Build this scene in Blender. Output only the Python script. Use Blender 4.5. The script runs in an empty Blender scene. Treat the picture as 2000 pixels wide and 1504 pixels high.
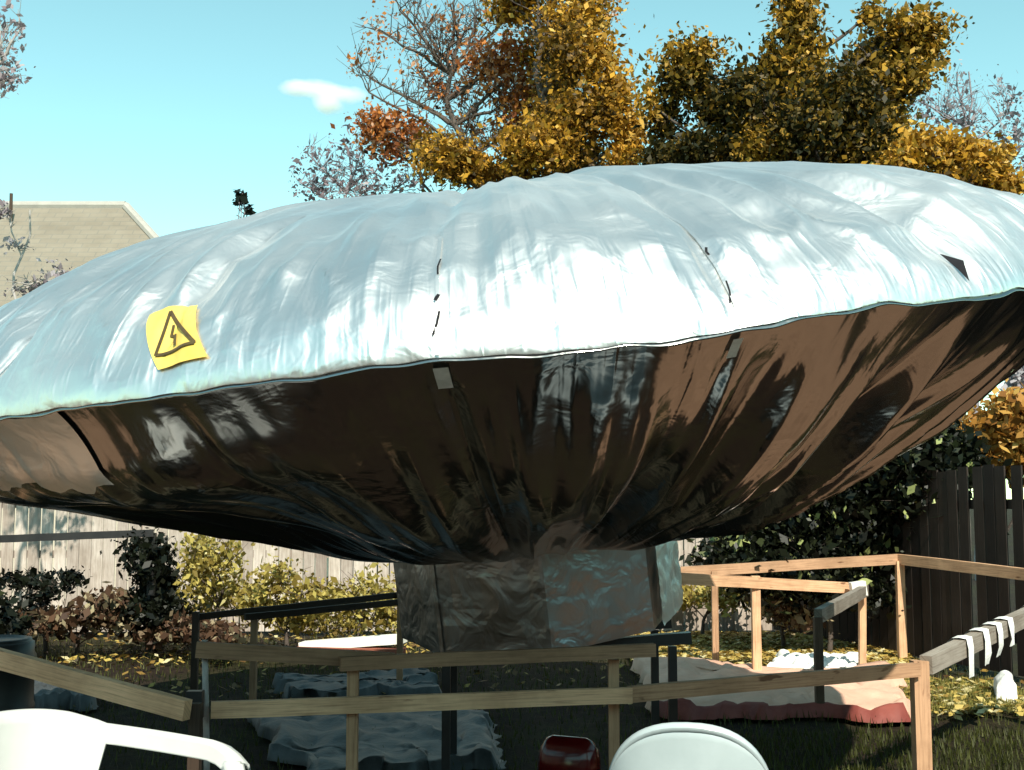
import bpy, bmesh, math, random
import numpy as np
from mathutils import Vector, Matrix, noise
R = math.radians
random.seed(7)
rng = np.random.default_rng(11)
scene = bpy.context.scene
COL = scene.collection

# ------------------------------------------------------------------ camera
EYE = Vector((0, 0, 1.55)); FPX = 2414.0; PITCH = math.atan(233 / FPX)
cam_d = bpy.data.cameras.new('camera'); cam = bpy.data.objects.new('camera', cam_d); COL.objects.link(cam)
cam.location = EYE; cam.rotation_euler = (math.pi / 2 + PITCH, 0, 0)
cam_d.sensor_fit = 'HORIZONTAL'; cam_d.sensor_width = 36; cam_d.lens = 36 * FPX / 2000
cam_d.clip_start = 0.05; cam_d.clip_end = 3000
scene.camera = cam
scene.render.filter_size = 1.9

# ------------------------------------------------------------------ light
SUN_AZ, SUN_EL = 14, 45          # degrees right of straight behind the camera, and up
sdir = Vector((math.sin(R(SUN_AZ)) * math.cos(R(SUN_EL)), -math.cos(R(SUN_AZ)) * math.cos(R(SUN_EL)), math.sin(R(SUN_EL))))
world = bpy.data.worlds.new('World'); scene.world = world; world.use_nodes = True
wn = world.node_tree.nodes; wl = world.node_tree.links; wn.clear()
sky = wn.new('ShaderNodeTexSky'); sky.sky_type = 'NISHITA'; sky.sun_disc = False
sky.sun_elevation = R(SUN_EL); sky.sun_rotation = R(180 - SUN_AZ)
sky.altitude = 1500; sky.air_density = 1.0; sky.dust_density = 0.6; sky.ozone_density = 1.0
wtint = wn.new('ShaderNodeMix'); wtint.data_type = 'RGBA'; wtint.blend_type = 'MULTIPLY'; wtint.inputs[0].default_value = 1
wtint.inputs[7].default_value = (1.14, 1.47, 0.97, 1)
wbg = wn.new('ShaderNodeBackground'); wbg.inputs[1].default_value = 0.15
wo = wn.new('ShaderNodeOutputWorld')
wl.new(sky.outputs[0], wtint.inputs[6]); wl.new(wtint.outputs[2], wbg.inputs[0]); wl.new(wbg.outputs[0], wo.inputs[0])
sun_d = bpy.data.lights.new('sun', 'SUN'); sun_d.energy = 5.0; sun_d.angle = R(0.5); sun_d.color = (1.0, 0.94, 0.8)
sun = bpy.data.objects.new('sun', sun_d); COL.objects.link(sun)
sun.rotation_euler = sdir.to_track_quat('Z', 'Y').to_euler(); sun.location = (5, -5, 12)
scene.view_settings.view_transform = 'Standard'; scene.view_settings.look = 'None'
scene.view_settings.exposure = 0.62; scene.view_settings.gamma = 1.0
scene.cycles.max_bounces = 6; scene.cycles.volume_bounces = 6

# ------------------------------------------------------------------ helpers
FW = Vector((0, math.cos(PITCH), math.sin(PITCH))); UP = Vector((0, -math.sin(PITCH), math.cos(PITCH)))
def ray(px, py):
    return Vector((1, 0, 0)) * ((px - 1000) / FPX) + UP * (-(py - 752) / FPX) + FW
def at(px, py, Y):                 # the place in the yard, Y metres away, that the photo shows at a pixel
    d = ray(px, py); return EYE + d * (Y / d.y)
def at_z(px, py, z):
    d = ray(px, py); return EYE + d * ((z - EYE.z) / d.z)

def tag(o, label=None, cat=None, group=None, kind=None):
    if label: o['label'] = label
    if cat: o['category'] = cat
    if group: o['group'] = group
    if kind: o['kind'] = kind
    return o
def empty(name, loc, label, cat, group=None, rz=0):
    o = bpy.data.objects.new(name, None); COL.objects.link(o); o.location = loc; o.rotation_euler = (0, 0, rz)
    o.empty_display_size = 0.2
    return tag(o, label, cat, group)
def link(name, me, mat, parent=None, smooth=False):
    o = bpy.data.objects.new(name, me); COL.objects.link(o)
    if mat: me.materials.append(mat)
    if smooth: me.polygons.foreach_set('use_smooth', [True] * len(me.polygons))
    if parent:
        o.parent = parent
    return o
def from_bm(name, bm, mat, parent=None, smooth=False):
    me = bpy.data.meshes.new(name); bm.normal_update(); bm.to_mesh(me); bm.free()
    return link(name, me, mat, parent, smooth)
def mesh_np(name, V, F, attr=None):
    """V (n,3), F (m,k) with constant k"""
    me = bpy.data.meshes.new(name); V = np.asarray(V, np.float32); F = np.asarray(F, np.int32)
    m, k = F.shape
    me.vertices.add(len(V)); me.vertices.foreach_set('co', V.ravel())
    me.loops.add(m * k); me.loops.foreach_set('vertex_index', F.ravel())
    me.polygons.add(m); me.polygons.foreach_set('loop_start', np.arange(m, dtype=np.int32) * k)
    try: me.polygons.foreach_set('loop_total', np.full(m, k, np.int32))
    except Exception: pass
    if attr is not None:
        a = me.attributes.new('tint', 'FLOAT', 'POINT'); a.data.foreach_set('value', np.asarray(attr, np.float32))
    me.update(calc_edges=True); me.validate()
    return me

class Geo:
    """collects quads"""
    def __init__(s): s.V = []; s.F = []; s.T = []
    def add(s, V, F, t=0.5):
        b = len(s.V); s.V += [tuple(v) for v in V]; s.F += [tuple(i + b for i in f) for f in F]
        s.T += [t] * len(V) if not hasattr(t, '__len__') else list(t)
    def tube(s, pts, rad, n=6, t=0.5, cap=True):
        pts = [Vector(p) for p in pts]; V = []; F = []
        for i, p in enumerate(pts):
            d = (pts[min(i + 1, len(pts) - 1)] - pts[max(i - 1, 0)]).normalized()
            a = d.orthogonal().normalized() if i == 0 else (a - d * a.dot(d)).normalized()
            b = d.cross(a); r = rad[i] if hasattr(rad, '__len__') else rad
            for k in range(n):
                q = 2 * math.pi * k / n; V.append(p + (a * math.cos(q) + b * math.sin(q)) * r)
        for i in range(len(pts) - 1):
            for k in range(n):
                F.append((i * n + k, i * n + (k + 1) % n, (i + 1) * n + (k + 1) % n, (i + 1) * n + k))
        if cap:
            for e, o in ((0, 1), (len(pts) - 1, 0)):
                c = len(V); V.append(pts[e])
                for k in range(0, n):
                    f = (c, e * n + (k + 1) % n, e * n + k) if o else (c, e * n + k, e * n + (k + 1) % n)
                    F.append(f)
        s.add(V, F, t)
    def box(s, c, sx, sy, sz, t=0.5, rot=None):
        V = []
        for z in (-.5, .5):
            for x, y in ((-.5, -.5), (.5, -.5), (.5, .5), (-.5, .5)):
                v = Vector((x * sx, y * sy, z * sz)); V.append((rot @ v if rot else v) + Vector(c))
        s.add(V, [(3, 2, 1, 0), (4, 5, 6, 7), (0, 1, 5, 4), (1, 2, 6, 5), (2, 3, 7, 6), (3, 0, 4, 7)], t)
    def build(s, name, mat, parent=None, smooth=False, off=None):
        me = bpy.data.meshes.new(name)
        V = s.V if off is None else [tuple(Vector(v) - off) for v in s.V]
        me.from_pydata(V, [], s.F)
        a = me.attributes.new('tint', 'FLOAT', 'POINT'); a.data.foreach_set('value', s.T)
        return link(name, me, mat, parent, smooth)

def beam(name, p, q, w, h, mat, parent, t=0.5, bev=0.005, bow=0.0):
    """a squared timber from p to q, w wide and h high, edges broken"""
    o = parent.location if parent else Vector((0, 0, 0))
    p = Vector(p) - o; q = Vector(q) - o; d = (q - p); L = d.length; d.normalize()
    ref = Vector((0, 0, 1)) if abs(d.z) < 0.8 else Vector((1, 0, 0))
    sx = d.cross(ref).normalized(); up = sx.cross(d).normalized()
    bm = bmesh.new(); N = 8; rings = []
    for i in range(N + 1):
        f = i / N; c = p + d * (L * f) + up * (bow * 4 * f * (f - 1)) + Vector((0, 0, random.uniform(-.002, .002)))
        rings.append([bm.verts.new(c + sx * a * w / 2 + up * b * h / 2) for a, b in ((-1, -1), (1, -1), (1, 1), (-1, 1))])
    for i in range(N):
        for k in range(4):
            bm.faces.new((rings[i][k], rings[i][(k + 1) % 4], rings[i + 1][(k + 1) % 4], rings[i + 1][k]))
    bm.faces.new(rings[0][::-1]); bm.faces.new(rings[-1])
    eds = [e for e in bm.edges if len(e.link_faces) == 2 and e.calc_face_angle(0) > 1]
    bmesh.ops.bevel(bm, geom=eds, offset=bev, segments=1, affect='EDGES')
    bmesh.ops.recalc_face_normals(bm, faces=bm.faces)
    uv = bm.loops.layers.uv.new('UVMap'); off = random.random() * 30
    for f in bm.faces:
        for lp in f.loops:
            c = lp.vert.co - p; lp[uv].uv = (c.dot(d) + off, c.dot(sx) + c.dot(up) + off)
    lay = bm.verts.layers.float.new('tint')
    for v in bm.verts: v[lay] = t
    return from_bm(name, bm, mat, parent)

# ------------------------------------------------------------------ materials
def mat_new(name):
    m = bpy.data.materials.new(name); m.use_nodes = True; nt = m.node_tree
    return m, nt, nt.nodes['Principled BSDF']
def N(nt, t, **kw):
    n = nt.nodes.new(t)
    for k, v in kw.items(): setattr(n, k, v)
    return n
def ramp(nt, stops, fac):
    r = N(nt, 'ShaderNodeValToRGB'); e = r.color_ramp.elements
    while len(e) < len(stops): e.new(0.5)
    for i, (p, c) in enumerate(stops): e[i].position = p; e[i].color = (*c, 1)
    nt.links.new(fac, r.inputs[0]); return r.outputs[0]
def noise_tex(nt, scale, detail=4, rough=.6, coord='Object', stretch=None, dist=0.0):
    tc = N(nt, 'ShaderNodeTexCoord'); n = N(nt, 'ShaderNodeTexNoise')
    n.inputs['Scale'].default_value = scale; n.inputs['Detail'].default_value = detail; n.inputs['Roughness'].default_value = rough
    n.inputs['Distortion'].default_value = dist
    if stretch:
        mp = N(nt, 'ShaderNodeMapping'); mp.inputs['Scale'].default_value = stretch
        nt.links.new(tc.outputs[coord], mp.inputs[0]); nt.links.new(mp.outputs[0], n.inputs[0])
    else: nt.links.new(tc.outputs[coord], n.inputs[0])
    return n.outputs[0]
def mixc(nt, a, b, fac, mode='MIX'):
    m = N(nt, 'ShaderNodeMix', data_type='RGBA', blend_type=mode)
    for i, v in ((0, fac), (6, a), (7, b)):
        if isinstance(v, (int, float)): m.inputs[i].default_value = v
        elif isinstance(v, tuple): m.inputs[i].default_value = (*v, 1)
        else: nt.links.new(v, m.inputs[i])
    return m.outputs[2]
def bump(nt, b, h, strength, dist):
    n = N(nt, 'ShaderNodeBump'); n.inputs['Strength'].default_value = strength; n.inputs['Distance'].default_value = dist
    nt.links.new(h, n.inputs['Height']); nt.links.new(n.outputs[0], b.inputs['Normal']); return n

def mat_plain(name, c1, c2, scale=6, rough=.6, bs=.2, bd=.01, metallic=0, stretch=None, spec=.5):
    m, nt, b = mat_new(name); n = noise_tex(nt, scale, 5, .65, stretch=stretch)
    nt.links.new(ramp(nt, [(.3, c1), (.7, c2)], n), b.inputs['Base Color'])
    b.inputs['Roughness'].default_value = rough; b.inputs['Metallic'].default_value = metallic
    b.inputs['Specular IOR Level'].default_value = spec
    bump(nt, b, noise_tex(nt, scale * 4, 4), bs, bd); return m
def mat_wood(name, c1, c2, rough=.75, stretch=(6, 6, 60)):
    m, nt, b = mat_new(name)
    at_ = N(nt, 'ShaderNodeAttribute', attribute_name='tint')
    n = noise_tex(nt, 3, 6, .7, stretch=stretch); n2 = noise_tex(nt, 2.2, 4, .6)
    base = ramp(nt, [(0.0, c1), (1.0, c2)], at_.outputs['Fac'])
    g = ramp(nt, [(.3, (.62, .58, .55)), (.7, (1.1, 1.08, 1.05))], n)
    st = ramp(nt, [(.35, (.6, .55, .5)), (.6, (1, 1, 1))], n2)
    nt.links.new(mixc(nt, mixc(nt, base, g, 1.0, 'MULTIPLY'), st, .7, 'MULTIPLY'), b.inputs['Base Color'])
    b.inputs['Roughness'].default_value = rough; b.inputs['Specular IOR Level'].default_value = .3
    bump(nt, b, n, .35, .004); return m
def mat_timber(name, c1, c2, rough=.7):
    m, nt, b = mat_new(name); at_ = N(nt, 'ShaderNodeAttribute', attribute_name='tint')
    base = ramp(nt, [(0.0, c1), (1.0, c2)], at_.outputs['Fac'])
    n = noise_tex(nt, 1, 6, .65, coord='UV', stretch=(3.5, 90, 1), dist=.4)
    kn = noise_tex(nt, 1, 3, .5, coord='UV', stretch=(5, 16, 1)); st = noise_tex(nt, 2.0, 5, .65)
    c = mixc(nt, base, ramp(nt, [(.3, (.55, .50, .46)), (.5, (.95, .93, .9)), (.75, (1.15, 1.13, 1.1))], n), 1.0, 'MULTIPLY')
    c = mixc(nt, c, ramp(nt, [(.66, (1, 1, 1)), (.72, (.30, .22, .17))], kn), .9, 'MULTIPLY')
    c = mixc(nt, c, ramp(nt, [(.35, (.62, .58, .54)), (.6, (1.05, 1.05, 1.05))], st), .8, 'MULTIPLY')
    nt.links.new(c, b.inputs['Base Color']); b.inputs['Roughness'].default_value = rough; b.inputs['Specular IOR Level'].default_value = .3
    bump(nt, b, n, .4, .003); return m
def mat_leaf(name, stops, trans=.3, rough=.5):
    m, nt, b = mat_new(name)
    at_ = N(nt, 'ShaderNodeAttribute', attribute_name='tint')
    c = ramp(nt, stops, at_.outputs['Fac']); nt.links.new(c, b.inputs['Base Color'])
    b.inputs['Roughness'].default_value = rough; b.inputs['Specular IOR Level'].default_value = .2
    tr = N(nt, 'ShaderNodeBsdfTranslucent'); nt.links.new(c, tr.inputs[0])
    mx = N(nt, 'ShaderNodeMixShader'); mx.inputs[0].default_value = trans
    nt.links.new(b.outputs[0], mx.inputs[1]); nt.links.new(tr.outputs[0], mx.inputs[2])
    nt.links.new(mx.outputs[0], nt.nodes['Material Output'].inputs[0]); return m

def mat_foil(name, col=(.82, .84, .85), r0=.2, r1=.36, b1=.32, b2=.2, metal=1.0, ridge=10, streak=0):
    m, nt, b = mat_new(name)
    b.inputs['Metallic'].default_value = metal
    n = noise_tex(nt, 1.3, 3, .5)
    nt.links.new(ramp(nt, [(.35, tuple(x * .93 for x in col)), (.7, col)], noise_tex(nt, 2.1, 4)), b.inputs['Base Color'])
    mr = N(nt, 'ShaderNodeMapRange'); nt.links.new(n, mr.inputs[0])
    mr.inputs[1].default_value = .3; mr.inputs[2].default_value = .7; mr.inputs[3].default_value = r0; mr.inputs[4].default_value = r1
    nt.links.new(mr.outputs[0], b.inputs['Roughness'])
    w1 = noise_tex(nt, 5.5, 3, .5, dist=.6); w2 = noise_tex(nt, ridge, 2.5, .5, dist=.35); w2.node.noise_type = 'RIDGED_MULTIFRACTAL'; w2.node.normalize = False
    bp = bump(nt, b, w1, b1, .035)
    if streak:
        tcu = N(nt, 'ShaderNodeTexCoord'); sx_ = N(nt, 'ShaderNodeSeparateXYZ'); nt.links.new(tcu.outputs['UV'], sx_.inputs[0])
        fade = N(nt, 'ShaderNodeMapRange'); nt.links.new(sx_.outputs[1], fade.inputs[0])
        fade.inputs[1].default_value = 0; fade.inputs[2].default_value = 1.5; fade.inputs[3].default_value = 1; fade.inputs[4].default_value = .12
        hs = None
        for st, sc_ in (((9, 1.1, 1), 1.0), ((30, 2.6, 1), .45)):
            q = noise_tex(nt, 1, 2, .5, coord='UV', stretch=st, dist=.5); q.node.noise_type = 'RIDGED_MULTIFRACTAL'; q.node.normalize = False
            mu = N(nt, 'ShaderNodeMath', operation='MULTIPLY'); nt.links.new(q, mu.inputs[0]); mu.inputs[1].default_value = sc_
            if hs is None: hs = mu.outputs[0]
            else:
                ad = N(nt, 'ShaderNodeMath', operation='ADD'); nt.links.new(hs, ad.inputs[0]); nt.links.new(mu.outputs[0], ad.inputs[1]); hs = ad.outputs[0]
        mu = N(nt, 'ShaderNodeMath', operation='MULTIPLY'); nt.links.new(hs, mu.inputs[0]); nt.links.new(fade.outputs[0], mu.inputs[1])
        bp3 = N(nt, 'ShaderNodeBump'); bp3.inputs['Strength'].default_value = streak; bp3.inputs['Distance'].default_value = .012
        nt.links.new(mu.outputs[0], bp3.inputs['Height'])
    bp2 = N(nt, 'ShaderNodeBump'); bp2.inputs['Strength'].default_value = b2; bp2.inputs['Distance'].default_value = .006
    if streak: nt.links.new(bp3.outputs[0], bp2.inputs['Normal'])
    nt.links.new(w2, bp2.inputs['Height']); nt.links.new(bp2.outputs[0], bp.inputs['Normal'])
    return m

M = {}
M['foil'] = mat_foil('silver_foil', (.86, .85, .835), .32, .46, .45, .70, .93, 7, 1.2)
M['foil_box_shaded'] = mat_foil('shaded_box_foil', (.34, .35, .36), .30, .45, .6, .6)  # box foil toned down, its shade put into the colour
M['tape'] = mat_plain('clear_tape', (.55, .57, .56), (.75, .77, .75), 20, .25, .2, .004)
M['dark_foil'] = mat_plain('dark_foil', (.010, .010, .012), (.022, .022, .026), 9, .8, .2, .006, spec=.1)
M['yellow'] = mat_plain('yellow_vinyl', (.66, .46, .09), (.72, .52, .13), 8, .4, .15, .003)
M['ink'] = mat_plain('printed_black', (.05, .03, .01), (.09, .06, .015), 30, .5, .1, .002)
M['timber'] = mat_timber('tan_timber', (.16, .09, .055), (.74, .46, .28))
M['grey_timber'] = mat_timber('weathered_timber', (.14, .125, .11), (.36, .33, .29))
M['dark_timber'] = mat_timber('dark_timber', (.035, .022, .015), (.10, .065, .045))
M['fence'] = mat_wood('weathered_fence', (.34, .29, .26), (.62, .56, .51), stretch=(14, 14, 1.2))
M['fence_shaded'] = mat_wood('shade_dark_fence', (.018, .012, .010), (.045, .032, .026), stretch=(14, 14, 1.2))  # boards coloured near black to stand in for shade
M['white_plastic'] = mat_plain('white_plastic', (.50, .51, .49), (.57, .58, .56), 3, .28, .05, .003)
M['shaded_white_plastic'] = mat_plain('white_plastic_in_shade', (.36, .42, .43), (.44, .50, .51), 3, .22, .05, .003)  # grey-blue colour stands in for shade on a white chair
M['black'] = mat_plain('black_metal', (.008, .008, .009), (.02, .019, .018), 8, .45, .1, .002)
M['red'] = mat_plain('red_gloss', (.06, .002, .002), (.10, .004, .004), 3, .15, .04, .002)
M['bark'] = mat_plain('bark', (.045, .032, .026), (.11, .085, .07), 14, .9, .6, .02)
M['bark_pale'] = mat_plain('pale_bark', (.25, .22, .21), (.42, .38, .36), 14, .8, .4, .01)
M['bark_grey'] = mat_plain('grey_twigs', (.16, .14, .16), (.28, .25, .28), 14, .8, .4, .01)
M['salmon'] = mat_plain('salmon_tarp', (.54, .31, .22), (.66, .42, .31), 4, .7, .3, .02)
M['red_tarp'] = mat_plain('red_tarp_edge', (.13, .02, .015), (.22, .05, .035), 4, .7, .3, .02)
M['grey_tarp'] = mat_plain('blue_grey_tarp', (.024, .026, .027), (.055, .06, .062), 5, .55, .3, .02)
M['white_paint'] = mat_plain('white_board', (.72, .70, .62), (.80, .79, .72), 8, .6, .3, .01)
M['brick'] = mat_plain('red_brick', (.20, .05, .03), (.30, .09, .05), 12, .85, .4, .02)
M['cloth'] = mat_plain('white_rag', (.70, .71, .68), (.80, .81, .78), 8, .8, .4, .02)
M['stucco'] = mat_plain('house_wall', (.45, .38, .30), (.52, .45, .36), 6, .85, .3, .01)

# leaf palettes over tint 0..1
M['leaf_gold'] = mat_leaf('gold_leaves', [(0, (.035, .022, .006)), (.25, (.12, .066, .012)), (.5, (.30, .155, .02)), (.8, (.54, .28, .025)), (1, (.58, .38, .10))])
M['leaf_olive'] = mat_leaf('olive_leaves', [(0, (.012, .014, .005)), (.3, (.06, .042, .008)), (.52, (.19, .112, .016)), (.78, (.44, .24, .025)), (1, (.54, .32, .07))], .25)
M['leaf_rust'] = mat_leaf('rust_leaves', [(0, (.05, .02, .012)), (.4, (.30, .095, .03)), (.7, (.52, .19, .04)), (1, (.44, .32, .26))])
M['leaf_pale'] = mat_leaf('pale_twig_leaves', [(0, (.09, .08, .10)), (.5, (.24, .19, .21)), (1, (.42, .38, .40))])
M['leaf_yellow'] = mat_leaf('yellow_leaves', [(0, (.10, .06, .01)), (.4, (.24, .18, .04)), (.8, (.46, .38, .10)), (1, (.58, .52, .26))])
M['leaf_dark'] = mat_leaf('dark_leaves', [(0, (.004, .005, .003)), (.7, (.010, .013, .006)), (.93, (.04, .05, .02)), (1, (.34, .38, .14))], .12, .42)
M['leaf_orange'] = mat_leaf('orange_leaves', [(0, (.13, .05, .01)), (.5, (.38, .17, .03)), (1, (.50, .30, .08))])
M['leaf_brown'] = mat_leaf('dry_leaves', [(0, (.04, .02, .012)), (.5, (.13, .07, .04)), (1, (.42, .36, .22))])
M['leaf_litter'] = mat_leaf('litter_leaves', [(0, (.08, .04, .015)), (.4, (.22, .13, .03)), (.8, (.45, .34, .09)), (1, (.55, .50, .30))], .1)
M['grass'] = mat_leaf('grass_blades', [(0, (.03, .035, .01)), (.5, (.11, .12, .025)), (1, (.30, .27, .08))], .3)

# ------------------------------------------------------------------ ground
def ground():
    m, nt, b = mat_new('yard_soil')
    n1 = noise_tex(nt, .45, 6, .65); n2 = noise_tex(nt, 7, 6, .7); n3 = noise_tex(nt, 40, 4, .7)
    soil = ramp(nt, [(.25, (.009, .006, .004)), (.55, (.026, .016, .011)), (.8, (.06, .038, .023))], n2)
    turf = ramp(nt, [(.3, (.012, .012, .005)), (.7, (.045, .04, .014))], n2)
    c = mixc(nt, soil, turf, ramp(nt, [(.45, (0, 0, 0)), (.6, (1, 1, 1))], n1))
    c = mixc(nt, c, ramp(nt, [(.3, (.5, .5, .5)), (.7, (1.2, 1.2, 1.2))], n3), 1.0, 'MULTIPLY')
    nt.links.new(c, b.inputs['Base Color']); b.inputs['Roughness'].default_value = .95; b.inputs['Specular IOR Level'].default_value = .15
    bump(nt, b, n3, .8, .03)
    xs = sorted(set([-400, -150, -60, -30] + list(np.linspace(-14, 14, 113)) + [30, 60, 150, 400]))
    ys = sorted(set([-300, -100, -30, -8] + list(np.linspace(0, 22, 89)) + [40, 80, 200, 900]))
    V = []
    for y in ys:
        for x in xs:
            inn = abs(x) <= 14 and 0 <= y <= 22
            V.append((x, y, (noise.noise((x * .9, y * .9, 3.1)) * .03 - .03) if inn else -.03))
    nx = len(xs); F = [(j * nx + i, j * nx + i + 1, (j + 1) * nx + i + 1, (j + 1) * nx + i) for j in range(len(ys) - 1) for i in range(nx - 1)]
    o = link('ground', mesh_np('ground', V, F), m, smooth=True); tag(o, kind='structure')
ground()
def sheet(name, x0, x1, y0, y1, z, mat, n=40, rag=.25):
    bm = bmesh.new(); rows = []
    for j in range(n + 1):
        row = []
        for i in range(n + 1):
            x = x0 + (x1 - x0) * i / n; y = y0 + (y1 - y0) * j / n
            row.append(bm.verts.new((x + rag * noise.noise((x * 1.3, y * 1.3, 2)), y + rag * noise.noise((x * 1.3, y * 1.3, 7)), z + .012 * noise.noise((x * 3, y * 3, 1)) * (rag > 0))))
        rows.append(row)
    for j in range(n):
        for i in range(n): bm.faces.new((rows[j][i], rows[j][i + 1], rows[j + 1][i + 1], rows[j + 1][i]))
    return tag(from_bm(name, bm, mat, None, True), kind='structure')
M['reflector_dirt'] = mat_plain('added_tan_dirt', (.15, .085, .052), (.30, .18, .115), 5, .95, .6, .02, spec=.1)
sheet('added_dirt', -6.5, -2.9, 1.6, 5.6, .02, M['reflector_dirt'])  # unseen tan patch added to tint the foil's left reflections
sheet('added_dirt', 1.5, 3.6, 4.5, 6.7, .02, mat_plain('added_tan_dirt', (.15, .085, .052), (.30, .18, .115), 5, .95, .6, .02, spec=.1))  # unseen warm patch added so the right folds mirror copper
sheet('added_patio', -8, 6, -4.1, .2, .03, mat_plain('added_concrete', (.38, .37, .35), (.50, .49, .46), 3, .9, .2, .004), 12, 0)  # unseen pale slab added so the foil rim mirrors light grey

def scatter(name, boxes, size, mat, upright=False):
    """boxes: (x0,x1,y0,y1,n,t0,t1) ground patches strewn with small leaves or blades"""
    P = []; T = []
    for x0, x1, y0, y1, n, t0, t1 in boxes:
        P.append(np.stack([rng.uniform(x0, x1, n), rng.uniform(y0, y1, n), np.zeros(n)], 1)); T.append(rng.uniform(t0, t1, n))
    P = np.concatenate(P); T = np.concatenate(T); n = len(P)
    a = rng.uniform(0, 2 * np.pi, n); s = size * rng.uniform(.6, 1.5, n)
    if upright:
        L = np.stack([np.cos(a) * .35, np.sin(a) * .35, np.ones(n)], 1) * s[:, None]
        W = np.stack([-np.sin(a), np.cos(a), np.zeros(n)], 1) * (s * .09)[:, None]
        V = np.stack([P - W, P + W, P + L * .6 + W * .6, P + L], 1)
        V = np.stack([P - W, P + W, P + L + W * .15, P + L * .98 - W * .15], 1)
    else:
        P[:, 2] = rng.uniform(.004, .05, n)
        L = np.stack([np.cos(a), np.sin(a), rng.uniform(-.5, .5, n)], 1) * s[:, None]
        W = np.stack([-np.sin(a), np.cos(a), rng.uniform(-.5, .5, n)], 1) * (s * .6)[:, None]
        V = np.stack([P - L, P - W, P + L, P + W], 1)
    V = V.reshape(-1, 3); F = np.arange(4 * n).reshape(-1, 4)
    return link(name, mesh_np(name, V, F, np.repeat(T, 4)), mat)

tag(scatter('fallen_leaves', [(-7, 4.5, 9.5, 14.9, 1500, .0, .6), (1.2, 4.0, 11.9, 14.9, 17000, .4, 1), (3.0, 4.2, 9.2, 11, 900, .4, 1), (-4.5, -.8, 12.2, 14.6, 900, .3, 1)], .035, M['leaf_litter']),
    'yellow and brown fallen leaves strewn over the yard', 'leaves', kind='stuff')
tag(scatter('lawn_grass', [(3.1, 4.2, 9.4, 11, 6000, .5, 1), (-6, 4.4, 7.2, 14.5, 16000, .0, .35), (1.2, 3.4, 12, 14.6, 5000, .5, 1), (1.5, 4.2, 6.8, 8.6, 5000, .0, .2)], .045, M['grass'], True),  # lower right tinted dark in place of shade, sunny patch tinted bright
    'short patchy grass growing over the yard', 'grass', kind='stuff')

# ------------------------------------------------------------------ the foil balloon
RAD, HT, HB, NECK = 3.15, .835, 1.02, .77
NT = 1080; GORES = 20
PHI0 = R(-4)                       # a seam lies here, the rest every 18 degrees
def base_prof(t, upper):           # t 0 at the rim .. 1 at the pole or neck
    if upper:
        a = t * math.pi / 2
        return RAD * max(math.cos(a), 0) ** (2 / 2.66), HT * math.sin(a) ** (2 / 1.5)
    return NECK + (RAD - NECK) * (1 - t), -HB * (1 - (1 - t) ** 1.98) - .035 * t ** 5
fn = noise.noise
def surf_off(phi, t, upper, r, z):
    g = ((phi - PHI0) / R(18)) % 1.0
    u = abs(g - .5) * 2                                    # 1 on a seam
    gi = math.floor((phi - PHI0) / R(18)) % GORES
    cx, sx = math.cos(phi), math.sin(phi)
    edge = math.exp(-t * (7 if upper else 6))
    pill = (1 - u ** 3)
    if upper:
        d = .050 * pill * (.35 + .65 * min(1, t * 3)) * (1 - t) - .012
        d += .055 * fn((sx * 2.6 + 5, cx * 2.6, t * 1.6))
        # puckers running up from the rim
        k = fn((sx * 26, cx * 26, t * 2.2 + gi)) ; k2 = fn((sx * 60, cx * 60, t * 4))
        d += (.042 * k + .020 * k2) * math.exp(-t * 2.6) * (1 - .6 * edge)
        # longer soft folds over the shoulder
        k3 = fn((sx * 9 + t * 1.5, cx * 9, t * 2.5 + 7)); d += .030 * (1 - 2 * abs(k3)) * math.exp(-((t - .45) / .4) ** 2)
        k4 = fn((sx * 5 + 2, cx * 5, t * 9)); d += .020 * k4 * t
        k5 = fn((sx * 15 + cx * 4, cx * 15, t * 7 + 3)); d += .018 * (1 - 2.4 * abs(k5)) * min(1, t * 4)
        d -= .020 * (1 - t) ** .7 * math.exp(-((1 - u) / .10) ** 2)         # the pinched seam
    else:
        d = .030 * pill * (1 - t) ** .5 - .03
        k = fn((sx * 8 + 3, cx * 8, t * 1.3 + 2)); rb = math.exp(-((phi - .62) / .48) ** 2); d += (.060 + .135 * rb) * (.48 - 2.2 * abs(k)) * (t * (1.05 - t)) * 2.9
        k2 = fn((sx * 19, cx * 19 + 4, t * 1.8)); d += (.032 + .085 * rb) * (.42 - 2 * abs(k2)) * t * (1.1 - t) * 2.4
        k3 = fn((sx * 3.1, cx * 3.1, t * 2.6 + 9)); d += .10 * k3 * t * (1 - t) * 3
        k4 = fn((sx * 45, cx * 45, t * 3)); d += .012 * k4 * math.exp(-t * 5)
        kk = fn((sx * 40, cx * 40, 1.5)); d += .030 * kk * max(0, t - .55) * 2
        d -= .018 * math.exp(-((1 - u) / .09) ** 2)
    if not upper:
        lf = min(1, max(0, (-sx - .15) / .5)); d += lf * (.125 * math.exp(-((t - .14) / .11) ** 2) - .11 * math.exp(-((t - .55) / .28) ** 2))
    if not upper: d *= min(1.0, (1 - t) / .38)
    return d * min(1.0, t / (.32 if upper else .09))                      # the rim itself stays put
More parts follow.
